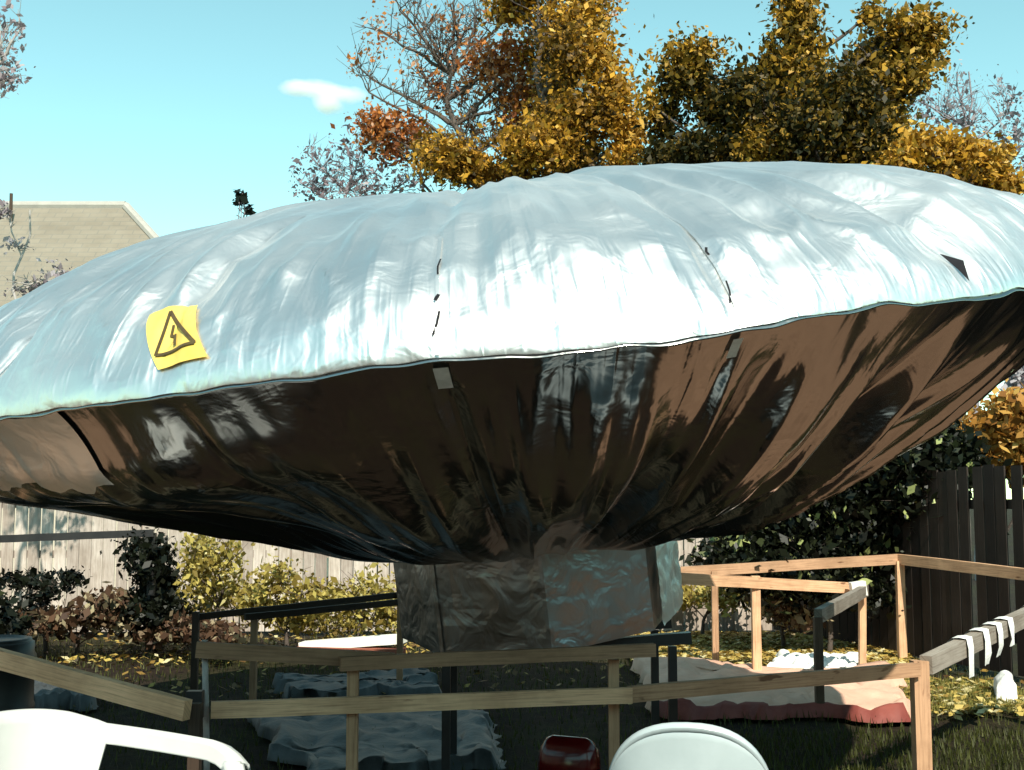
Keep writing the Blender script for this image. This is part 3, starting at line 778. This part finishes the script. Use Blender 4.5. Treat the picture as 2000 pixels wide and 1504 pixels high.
# ------------------------------------------------------------------ house
hr = at(245, 402, 25.0); ex = at(640, 790, 20.5)
EZ = 3.3
house = empty('house', (-9, 25, 0), 'neighbouring house with a tan shingled hip roof behind the fence at left', 'house')
m, nt, b = mat_new('tan_shingles')
tc = N(nt, 'ShaderNodeTexCoord'); mp = N(nt, 'ShaderNodeMapping'); mp.inputs['Rotation'].default_value = (0, 0, 0)
nt.links.new(tc.outputs['UV'], mp.inputs[0]); br = N(nt, 'ShaderNodeTexBrick')
br.inputs['Scale'].default_value = 1; br.inputs['Brick Width'].default_value = .35; br.inputs['Row Height'].default_value = .17; br.inputs['Mortar Size'].default_value = .012
br.inputs['Color1'].default_value = (.195, .168, .132, 1); br.inputs['Color2'].default_value = (.22, .19, .15, 1); br.inputs['Mortar'].default_value = (.172, .158, .132, 1)
nt.links.new(mp.outputs[0], br.inputs[0])
nt.links.new(mixc(nt, br.outputs[0], ramp(nt, [(.3, (.82, .8, .78)), (.7, (1.08, 1.08, 1.08))], noise_tex(nt, 1.2, 6, .7)), 1.0, 'MULTIPLY'), b.inputs['Base Color'])
b.inputs['Roughness'].default_value = .9; bump(nt, b, br.outputs[1], -.4, .01)
M['shingle'] = m
o = house.location
xr0, xl = hr.x, -24.0; zr = hr.z
fr_y, bk_y = 20.3, 2 * hr.y - 20.3
hip_x = xr0 + (hr.y - fr_y) * .95
bm = bmesh.new(); uv = bm.loops.layers.uv.new('UVMap')
def V3(x, y, z): return bm.verts.new(Vector((x, y, z)) - o)
A, Bv, Cc, Dd = V3(xl, fr_y, EZ), V3(hip_x, fr_y, EZ), V3(hip_x, bk_y, EZ), V3(xl, bk_y, EZ); E1, E2 = V3(xl + 3, hr.y, zr), V3(xr0, hr.y, zr)
for vs in ((A, Bv, E2, E1), (Bv, Cc, E2), (Cc, Dd, E1, E2), (Dd, A, E1), (A, Dd, Cc, Bv)):
    f = bm.faces.new(vs); d = (vs[1].co - vs[0].co).normalized(); f.normal_update(); u = f.normal.cross(d)
    for lp in f.loops: q = lp.vert.co - vs[0].co; lp[uv].uv = (q.dot(d), q.dot(u))
from_bm('roof', bm, M['shingle'], house)
# ridge caps and wall
g = Geo(); g.tube([Vector((xl + 3, hr.y, zr)) - o, Vector((xr0, hr.y, zr)) - o], .10, 8); g.tube([Vector((xr0, hr.y, zr)) - o, Vector((hip_x, fr_y, EZ)) - o], .09, 8)
g.build('ridge_cap', mat_plain('ridge_grey', (.30, .28, .26), (.36, .34, .31), 5, .9), house)
g = Geo(); g.box(Vector(((xl + hip_x) / 2, hr.y, EZ / 2 - .02)) - o, (hip_x - xl) - 1.0, (bk_y - fr_y) - 1.0, EZ - .02); g.build('wall', M['stucco'], house)
g = Geo(); g.box(Vector(((xl + hip_x) / 2, fr_y - .02, EZ - .09)) - o, (hip_x - xl), .03, .16); g.build('fascia', M['white_paint'], house)
g = Geo(); g.tube([at(22, 405, 24.4) - o + Vector((0, 0, -.3)), at(22, 378, 24.4) - o], .035, 8); g.build('vent_pipe', M['dark_timber'], house)

# unseen house added behind the viewer so that it mirrors in the foil
hb = empty('house', (0, -4.2, 0), 'unseen beige sided house added behind the viewer to mirror in the foil', 'house')
o = hb.location
g = Geo(); g.box(Vector((0, -8.2, 1.36)) - o, 22, 8, 2.72); g.build('wall', mat_plain('added_beige_siding', (.36, .32, .26), (.44, .39, .32), 4, .8, .3, .01, stretch=(1, 1, 14)), hb)  # wall of the added unseen house
g = Geo(); b_ = [(-11.6, -3.5, 2.7), (11.6, -3.5, 2.7), (11.6, -8.2, 4.5), (-11.6, -8.2, 4.5), (11.6, -12.9, 2.7), (-11.6, -12.9, 2.7), (-11.6, -3.5, 2.55), (11.6, -3.5, 2.55), (11.6, -12.9, 2.55), (-11.6, -12.9, 2.55)]
g.add([Vector(v) - o for v in b_], [(0, 1, 2, 3), (3, 2, 4, 5), (0, 6, 7, 1), (4, 8, 9, 5), (6, 9, 8, 7)]); g.build('roof', M['bark'], hb)  # roof of the added unseen house
for x in (-6, 5.5):
    g = Geo(); g.box(Vector((x, -4.17, 1.5)) - o, 1.6, .06, 1.2); w_ = g.build('added_window', M['white_paint'], hb)
    g = Geo(); g.box(Vector((x, -4.13, 1.5)) - o, 1.4, .03, 1.0); g.build('pane', M['black'], w_)
g = Geo(); g.box(Vector((1, -4.17, 1.05)) - o, 1.9, .06, 2.06); g.build('added_door', M['black'], hb)

# ------------------------------------------------------------------ plants
DENS = 4.2
def leaves(clumps, size, aspect=.55, droop=0.0, dens=1.0):
    """clumps: (centre, (rx,ry,rz), n, tint0, tint1)"""
    Vs = []; Ts = []
    for c, r, n, t0, t1 in clumps:
        # many small tufts inside the clump make the outline uneven
        n = int(n * DENS * dens); k = max(5, n // 22); cc = rng.normal(0, 1, (k, 3)); cc /= np.linalg.norm(cc, axis=1)[:, None]
        cc *= (rng.random(k) ** .4)[:, None] * rng.uniform(.5, 1.12, k)[:, None]
        ct = rng.uniform(-.24, .2, k)
        idx = rng.integers(0, k, n); u = cc[idx] + rng.normal(0, .30, (n, 3))
        P = np.array(c) + u * np.array(r)
        u *= np.where(rng.random(n) < .13, rng.uniform(1.1, 1.5, n), 1.0)[:, None]; P = np.array(c) + u * np.array(r)
        s = size * (.45 + rng.random(n) ** 2.2 * 1.5)
        a = rng.normal(0, 1, (n, 3)); a[:, 2] -= droop; a /= np.linalg.norm(a, axis=1)[:, None]
        b = rng.normal(0, 1, (n, 3)); b = np.cross(a, b); b /= np.linalg.norm(b, axis=1)[:, None]
        L = a * s[:, None]; W = b * (s * aspect)[:, None]
        Vs.append(np.stack([P - L, P - W + L * .1, P + L, P + W + L * .1], 1).reshape(-1, 3))
        t = np.clip(rng.uniform(t0, t1, n) + ct[idx], 0, 1); Ts.append(np.repeat(t, 4))
    V = np.concatenate(Vs); return V, np.arange(len(V)).reshape(-1, 4), np.concatenate(Ts)

def limb(g, p, q, r0, r1, wob, seed, n=7, t=.5, sides=6):
    pts = []; rad = []
    L = (q - p).length
    for i in range(n + 1):
        f = i / n; w = wob * L * math.sin(math.pi * f) ** .7
        pts.append(p.lerp(q, f) + Vector((fn((f * 3, seed, 1)), fn((f * 3, seed, 5)), .5 * fn((f * 3, seed, 9)))) * w); rad.append(r0 + (r1 - r0) * f)
    g.tube(pts, rad, sides, t, False); return pts

def tree(name, base, clumps, label, cat, bark, leafmat, leaf=.09, trunk_r=.22, fork=.32, twigs=5, group=None, twig_r=.012, extra=(), leafpart='crown', aspect=.55, droop=0.0, trunk_name='trunk', top=None, dens=1.0):
    base = Vector((base[0], base[1], -.05))
    r = empty(name, base, label, cat, group)
    g = Geo(); cs = [Vector(c[0]) for c in clumps] + [Vector(e) for e in extra]
    top = Vector(top) if top else Vector((sum(c.x for c in cs) / len(cs), sum(c.y for c in cs) / len(cs), max(c.z for c in cs)))
    fk = base.lerp(Vector((base.x * .7 + top.x * .3, base.y * .7 + top.y * .3, top.z)), fork)
    limb(g, base, fk, trunk_r, trunk_r * .75, .04, 1.3, 8, sides=10)
    lead = limb(g, fk, top, trunk_r * .72, twig_r * 1.5, .10, 4.4, 12, sides=8)
    for i, c in enumerate(cs):
        # leave the leader below the clump
        best = min(lead[:-2], key=lambda p: abs((c.z - p.z) - .75 * math.hypot(c.x - p.x, c.y - p.y)))
        pts = limb(g, best, c, trunk_r * .26, twig_r * 1.3, .12, i * 3.7 + 2, 8)
        rr = clumps[i][1] if i < len(clumps) else (.5, .5, .8)
        for k in range(twigs):
            v = Vector(rng.normal(0, 1, 3)); v.z = abs(v.z) * 1.1; v.normalize(); s = pts[random.randint(3, len(pts) - 1)]
            e = s + Vector((v.x * rr[0], v.y * rr[1], v.z * rr[2])) * random.uniform(.6, 1.25)
            tp = limb(g, s, e, twig_r * 1.1, twig_r * .45, .12, i + k * 1.9, 5, sides=4)
            for q in range(2):
                v2 = (e - s).normalized() + Vector(rng.normal(0, .5, 3)); limb(g, tp[3], tp[3] + v2 * (e - s).length * random.uniform(.3, .6), twig_r * .6, twig_r * .3, .1, q + k, 3, sides=3)
    g.build(trunk_name, bark, r, True, base)
    V, F, Tn = leaves([(c[0],) + tuple(c[1:]) for c in clumps], leaf, aspect, droop, dens)
    link(leafpart, mesh_np(leafpart, V - np.array(base), F, Tn), leafmat, r)
    return r

def cl(px, py, Y, rpx, rpy, n, t0=.2, t1=.8, ry=None):
    p = at(px, py, Y); k = Y / FPX
    return (tuple(p), (rpx * k, ry or (rpx * k * .9), rpy * k), n, t0, t1)

# big golden tree, centre: bare and rusty at left, gold leaves at right
Y = 21
goldA = []
for px, py, rx, ry, n, a, b, dy in ((1120, 40, 75, 60, 700, .35, .95, 0), (1010, 15, 60, 40, 420, .3, .9, .5), (1160, 110, 45, 60, 520, .4, 1, -.6), (1195, 190, 45, 60, 520, .4, 1, -.5),
    (1225, 260, 38, 62, 520, .45, 1, -.4), (1050, 290, 75, 48, 900, .25, .9, -1), (1130, 300, 60, 50, 520, .05, .7, .5), (880, 310, 62, 42, 640, .2, .9, -.8), (930, 330, 55, 25, 420, .2, .9, -.4),
    (1100, 150, 50, 70, 420, .1, .6, .8), (1080, 220, 50, 55, 420, .15, .7, .6), (1215, 310, 35, 30, 200, .5, 1, -.6), (840, 290, 40, 35, 200, .15, .7, .2),
    (1060, 100, 45, 60, 260, .2, .7, 1.2), (1140, 350, 90, 20, 420, .0, .5, .2), (990, 345, 60, 18, 300, .0, .5, .2), (1100, 110, 60, 70, 420, .05, .6, -.7), (1160, 230, 60, 60, 520, .1, .7, -.6), (1090, 240, 50, 60, 420, .1, .65, -.9), (1020, 290, 40, 45, 260, .1, .6, -.8), (1040, -60, 90, 60, 600, .3, .9, 0), (1160, -40, 60, 60, 400, .3, .9, 0)):
    goldA.append(cl(px, py, Y + dy, rx, ry, n, a, b))
bA = at(1010, 985, Y + .4)
tree('golden_tree', bA, goldA, 'tall autumn tree with golden leaves on its right side, behind the middle of the balloon', 'tree', M['bark'], M['leaf_gold'], .047, .2, .3, 5)
# rusty half bare tree just left of it
rust = []
for px, py, rx, ry, n, a, b, dy in ((735, 250, 42, 40, 300, .4, .85, -.3), (800, 260, 50, 40, 230, .2, .8, 0), (870, 190, 50, 50, 150, .2, .9, .3), (960, 130, 60, 55, 330, .4, .9, 0), (745, 60, 55, 55, 90, .5, 1, .5),
    (700, 130, 40, 40, 36, .7, 1, .5), (1010, 190, 55, 60, 340, .3, .9, 0), (830, 50, 60, 60, 60, .6, 1, .6), (820, 140, 70, 50, 60, .6, 1, .6), (900, 70, 60, 60, 110, .6, 1, .4), (770, 300, 50, 30, 120, .1, .6, 0), (1000, 110, 45, 50, 220, .3, .8, 0),
    (1060, 180, 50, 60, 260, .2, .8, .2), (1000, 260, 50, 50, 200, .4, 1, .3), (920, 250, 50, 50, 130, .5, 1, .4), (1180, 20, 40, 40, 60, .5, 1, .6), (1000, 20, 70, 40, 160, .5, 1, .6)):
    rust.append(cl(px, py, Y + 1.5 + dy, rx, ry, int(n * (1.1 if n >= 200 else .6)), a, b))
tree('rust_tree', at(900, 985, Y + 1.8), rust, 'half bare autumn tree with rust and pinkish leaves left of the golden tree', 'tree', M['bark'], M['leaf_rust'], .045, .15, .28, 16, twig_r=.012,
     extra=[tuple(at(x, y, Y + 1.6)) for x, y in ((780, 20), (880, 10), (940, 30), (850, 110), (720, 180), (790, 190), (930, 220), (900, 280))])
# small grey leaved tree low at left of them
pale = [cl(px, py, 24, rx, ry, n, a, b) for px, py, rx, ry, n, a, b in ((600, 300, 30, 45, 22, .1, .8), (640, 340, 45, 40, 50, .2, .8), (700, 310, 50, 50, 70, .3, 1), (610, 370, 35, 25, 50, .0, .6), (680, 370, 50, 30, 60, .2, .9), (740, 350, 60, 40, 70, .2, .9), (770, 290, 50, 40, 45, .3, .9), (580, 350, 20, 25, 12, .1, .6), (800, 350, 50, 30, 50, .2, .9))]
tree('grey_shrub_tree', at(680, 985, 24), pale, 'small nearly bare greyish tree peeping over the balloon left of the rust tree', 'tree', M['bark_grey'], M['leaf_pale'], .05, .08, .4, 18, twig_r=.010, dens=.6)
tw = [cl(472, 395, 24, 18, 18, 10, 0, .2), cl(485, 412, 24, 14, 10, 6, 0, .2), cl(462, 378, 24, 10, 8, 4, .1, .4)]
tree('small_tree', at(474, 985, 24), tw, 'tiny dark treetop showing alone above the balloon right of the house roof', 'tree', M['bark_grey'], M['leaf_dark'], .075, .03, .5, 3, twig_r=.010)

# dense dark olive tree, right
Y = 19
ol = []
for px, py, rx, ry, n, a, b, dy in ((1555, 30, 42, 60, 620, .3, .9, -.2), (1565, 110, 48, 60, 620, .3, .9, -.2), (1510, 130, 40, 50, 360, .1, .7, 0), (1500, 190, 65, 60, 760, .05, .6, .4), (1590, 200, 60, 70, 760, .15, .8, -.3),
    (1350, 110, 60, 40, 460, .3, .8, -.2), (1340, 160, 55, 40, 420, .1, .6, 0), (1390, 200, 45, 45, 380, .1, .6, 0), (1440, 250, 55, 60, 620, .0, .45, .3), (1520, 260, 80, 60, 950, .05, .6, 0), (1640, 240, 70, 70, 950, .0, .4, .3),
    (1780, 60, 70, 40, 620, .3, .9, -.3), (1740, 100, 50, 45, 420, .05, .5, .1), (1810, 95, 35, 35, 260, .4, 1, -.3), (1700, 30, 25, 35, 130, .4, .9, 0), (1690, 140, 50, 50, 520, .05, .6, 0), (1770, 150, 55, 38, 420, .3, .9, -.4),
    (1720, 200, 60, 50, 620, .1, .7, 0), (1300, 240, 35, 50, 300, .0, .4, .3), (1300, 310, 45, 35, 420, .0, .3, .3), (1400, 320, 80, 25, 620, .0, .35, .2), (1530, 320, 90, 25, 720, .0, .45, 0), (1650, 310, 80, 35, 760, .1, .7, -.2),
    (1740, 270, 45, 55, 420, .2, .8, -.3), (1450, 190, 60, 60, 520, .0, .45, -.6), (1560, 250, 90, 60, 700, .0, .5, -.8), (1650, 190, 60, 60, 620, .0, .5, -.7), (1700, 270, 60, 50, 520, .0, .5, -.6), (1360, 290, 60, 40, 360, .0, .4, -.6), (1560, -50, 60, 60, 500, .3, .9, 0), (1480, 290, 50, 35, 360, .3, .9, -.6), (1270, 200, 25, 60, 90, .5, 1, 0)):
    ol.append(cl(px, py, Y + dy, rx, ry, n, a, b))
tree('olive_tree', at(1560, 985, Y + .4), ol, 'dense dark olive and gold tree towering behind the right half of the balloon', 'tree', M['bark'], M['leaf_olive'], .046, .2, .3, 4)
yo = [cl(px, py, 17, rx, ry, n, a, b) for px, py, rx, ry, n, a, b in ((1800, 290, 60, 40, 520, .4, .95), (1860, 310, 50, 40, 420, .4, 1), (1920, 320, 50, 40, 420, .4, .95), (1760, 320, 50, 30, 320, .3, .9), (1960, 360, 35, 35, 320, .4, 1), (1880, 350, 60, 25, 260, .2, .8), (1970, 300, 18, 20, 70, .4, .9))]
tree('yellow_tree', at(1870, 985, 17), yo, 'low yellow gold tree at the right edge behind the balloon rim', 'tree', M['bark'], M['leaf_gold'], .045, .12, .4, 4)
bare = [cl(px, py, 26, rx, ry, n, a, b) for px, py, rx, ry, n, a, b in ((1840, 220, 50, 60, 80, .2, .9), (1900, 240, 50, 60, 110, .3, 1), (1970, 220, 45, 70, 130, .3, 1), (1800, 200, 35, 50, 30, .3, .9), (1990, 290, 40, 50, 110, .3, 1), (1870, 140, 40, 50, 18, .4, 1))]
tree('bare_tree', at(1910, 985, 26), bare, 'pale bare twiggy tree far behind at the right edge', 'tree', M['bark_grey'], M['leaf_pale'], .05, .11, .35, 14, twig_r=.011, dens=.6)
# pale twigs in the top left corner: tree whose trunk is beyond the frame
pt = [cl(px, py, 11, rx, ry, n, a, b) for px, py, rx, ry, n, a, b in ((0, 90, 38, 70, 150, .5, 1), (20, 150, 36, 40, 120, .4, 1), (-60, 100, 60, 90, 200, .4, 1), (38, 60, 16, 40, 26, .5, 1))]
tree('pale_tree', at(-200, 985, 11), pt, 'pale twigs of a tree reaching in at the top left corner', 'tree', M['bark_pale'], M['leaf_pale'], .028, .10, .5, 12, twig_r=.006, dens=.35)
# bare sunlit sapling in front of the roof
sp_ = [cl(10, 410, 12.5, 12, 20, 14, .3, 1), cl(60, 560, 12.5, 50, 25, 26, .5, 1), cl(120, 530, 12.5, 40, 20, 22, .5, 1), cl(30, 470, 12.5, 30, 20, 10, .6, 1)]
tree('bare_sapling', at(-25, 985, 12.5), sp_, 'bare pale sapling with glinting twigs before the tan roof', 'sapling', M['bark_pale'], M['leaf_pale'], .030, .03, .4, 5, twig_r=.007)

# shrubs along the back fence
def shrub(name, px0, py0, Y, blobs, n, label, leafmat, leaf, t0, t1, cat='shrub', group=None, bark=None, twigs=5, dens=1):
    cs = [cl(px, py, Y + random.uniform(-.3, .3), rx, ry, n, t0, t1, .35) for px, py, rx, ry in blobs]
    return tree(name, at(px0, py0, Y), cs, label, cat, bark or M['bark'], leafmat, leaf, .03, .25, twigs, group, twig_r=.006, leafpart='foliage', trunk_name='stem')
shrub('yellow_shrub', 430, 1230, 13.6, ((400, 1080, 30, 55), (445, 1100, 40, 60), (420, 1160, 45, 40), (490, 1160, 40, 40), (380, 1120, 25, 60)), 130, 'upright yellow shrub at the fence right of the dark bush', M['leaf_yellow'], .034, .3, 1)
shrub('yellow_shrub', 560, 1240, 13.4, ((540, 1140, 50, 45), (600, 1175, 55, 40), (520, 1190, 45, 35), (580, 1210, 60, 30)), 130, 'middle yellow shrub before the fence behind the dark double rail', M['leaf_yellow'], .034, .2, .9)
shrub('yellow_shrub', 700, 1240, 13.3, ((660, 1170, 50, 45), (720, 1160, 50, 50), (765, 1190, 35, 50), (690, 1215, 70, 25)), 130, 'yellow green shrub behind the white edging board left of the box', M['leaf_yellow'], .034, .2, .9)
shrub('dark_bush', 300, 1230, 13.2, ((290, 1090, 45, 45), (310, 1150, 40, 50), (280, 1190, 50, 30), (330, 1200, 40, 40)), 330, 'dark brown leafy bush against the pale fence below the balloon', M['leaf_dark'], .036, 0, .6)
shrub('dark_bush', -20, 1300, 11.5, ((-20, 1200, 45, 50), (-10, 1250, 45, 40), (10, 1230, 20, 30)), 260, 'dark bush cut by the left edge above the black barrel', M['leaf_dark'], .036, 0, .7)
shrub('dried_plant', 90, 1240, 13.0, ((40, 1130, 35, 16), (80, 1145, 35, 22), (135, 1135, 28, 22), (60, 1190, 50, 25)), 60, 'dried dark flower heads on stalks at the far left of the fence', M['leaf_dark'], .036, 0, .4, 'plant', twigs=8)
shrub('dried_plant', 150, 1250, 12.8, ((90, 1215, 50, 25), (170, 1210, 50, 25), (230, 1205, 50, 30), (200, 1180, 40, 30)), 120, 'low brown dried plant at the foot of the pale fence', M['leaf_brown'], .042, .0, .9, 'plant', twigs=9)
shrub('dried_plant', 400, 1260, 12.6, ((370, 1225, 50, 22), (430, 1235, 45, 20), (330, 1240, 60, 16)), 120, 'brown withered plant below the upright yellow shrub', M['leaf_brown'], .042, .0, .8, 'plant', twigs=6)
shrub('yellow_shrub', 1370, 1190, 14.6, ((1330, 1160, 45, 22), (1400, 1165, 45, 25), (1450, 1150, 35, 30)), 150, 'small yellow shrub at the fence corner right of the box', M['leaf_yellow'], .034, .2, .9)
shrub('brown_shrub', 1530, 1240, 13.4, ((1520, 1190, 40, 28), (1560, 1210, 35, 22), (1500, 1160, 25, 22)), 130, 'tan dried shrub inside the low timber railing with the pale end block', M['leaf_brown'], .045, .3, 1)
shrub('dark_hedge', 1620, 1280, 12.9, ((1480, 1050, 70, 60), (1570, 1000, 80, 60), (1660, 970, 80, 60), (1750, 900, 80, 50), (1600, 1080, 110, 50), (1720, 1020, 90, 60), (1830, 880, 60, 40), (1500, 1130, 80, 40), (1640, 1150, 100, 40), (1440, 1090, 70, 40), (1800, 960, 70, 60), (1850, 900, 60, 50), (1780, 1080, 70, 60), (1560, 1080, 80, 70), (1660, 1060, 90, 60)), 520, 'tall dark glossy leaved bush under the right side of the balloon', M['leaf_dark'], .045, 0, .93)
shrub('orange_shrub', 1960, 1000, 13.2, ((1930, 850, 50, 50), (1980, 820, 50, 50), (2020, 880, 50, 50), (1960, 900, 60, 30), (1900, 880, 30, 40)), 420, 'sunlit orange shrub rising over the dark side fence', M['leaf_orange'], .05, .2, 1)
shrub('pale_shrub', 2010, 1000, 15, ((1995, 740, 25, 30), (2030, 770, 40, 40)), 90, 'pale bluish shrub at the right edge above the orange shrub', M['leaf_pale'], .05, .4, 1)

# ------------------------------------------------------------------ cloud
def cloud():
    m = bpy.data.materials.new('cloud_vapour'); m.use_nodes = True; nt = m.node_tree; nt.nodes.clear()
    out = N(nt, 'ShaderNodeOutputMaterial'); pv = N(nt, 'ShaderNodeVolumePrincipled')
    pv.inputs['Color'].default_value = (1, 1, 1, 1); pv.inputs['Anisotropy'].default_value = 0.0
    c = at(628, 186, 700); k = 700 / FPX
    tc = N(nt, 'ShaderNodeTexCoord'); n = N(nt, 'ShaderNodeTexNoise'); n.inputs['Scale'].default_value = .09; n.inputs['Detail'].default_value = 5
    nt.links.new(tc.outputs['Object'], n.inputs[0]); last = None
    for px, py, rx, ry in ((585, 173, 62, 20), (630, 178, 62, 25), (675, 184, 55, 22), (640, 202, 44, 30)):
        p = at(px, py, 700) - c
        mp = N(nt, 'ShaderNodeMapping', vector_type='TEXTURE'); mp.inputs['Location'].default_value = p; mp.inputs['Scale'].default_value = (rx * k, 15, ry * k)
        nt.links.new(tc.outputs['Object'], mp.inputs[0]); ln = N(nt, 'ShaderNodeVectorMath', operation='LENGTH'); nt.links.new(mp.outputs[0], ln.inputs[0])
        if last is None: last = ln.outputs['Value']
        else:
            mn = N(nt, 'ShaderNodeMath', operation='SMOOTH_MIN'); mn.inputs[2].default_value = .3; nt.links.new(last, mn.inputs[0]); nt.links.new(ln.outputs['Value'], mn.inputs[1]); last = mn.outputs[0]
    ad = N(nt, 'ShaderNodeMath', operation='ADD'); nt.links.new(last, ad.inputs[0])
    nm = N(nt, 'ShaderNodeMath', operation='MULTIPLY'); nt.links.new(n.outputs[0], nm.inputs[0]); nm.inputs[1].default_value = .9; nt.links.new(nm.outputs[0], ad.inputs[1])
    mr = N(nt, 'ShaderNodeMapRange'); nt.links.new(ad.outputs[0], mr.inputs[0]); mr.inputs[1].default_value = 1.25; mr.inputs[2].default_value = .65
    mr.inputs[3].default_value = 0; mr.inputs[4].default_value = .16
    nt.links.new(mr.outputs[0], pv.inputs['Density']); nt.links.new(pv.outputs[0], out.inputs['Volume'])
    bm = bmesh.new(); bmesh.ops.create_icosphere(bm, subdivisions=4, radius=1, matrix=Matrix.Diagonal((120 * k, 17, 62 * k, 1)))
    me = bpy.data.meshes.new('cloud'); bm.to_mesh(me); bm.free()
    o = link('cloud', me, m); o.location = c
    tag(o, 'small white cloud alone in the blue sky', 'cloud', kind='structure')
cloud()

# repeats share a group
GROUPS = {'yellow_shrub': 'yellow shrubs along the back fence', 'dried_plant': 'dried plants at the foot of the pale fence', 'dark_bush': 'dark bushes at the left',
          'plastic_sheet': 'grey plastic sheets on the shaded ground', 'wooden_fence': 'board fences round the yard, two of them added unseen', 'plastic_chair': 'plastic chairs in the foreground'}
for o in scene.objects:
    k = o.name.split('.')[0]
    if o.parent is None and k in GROUPS: o['group'] = GROUPS[k]
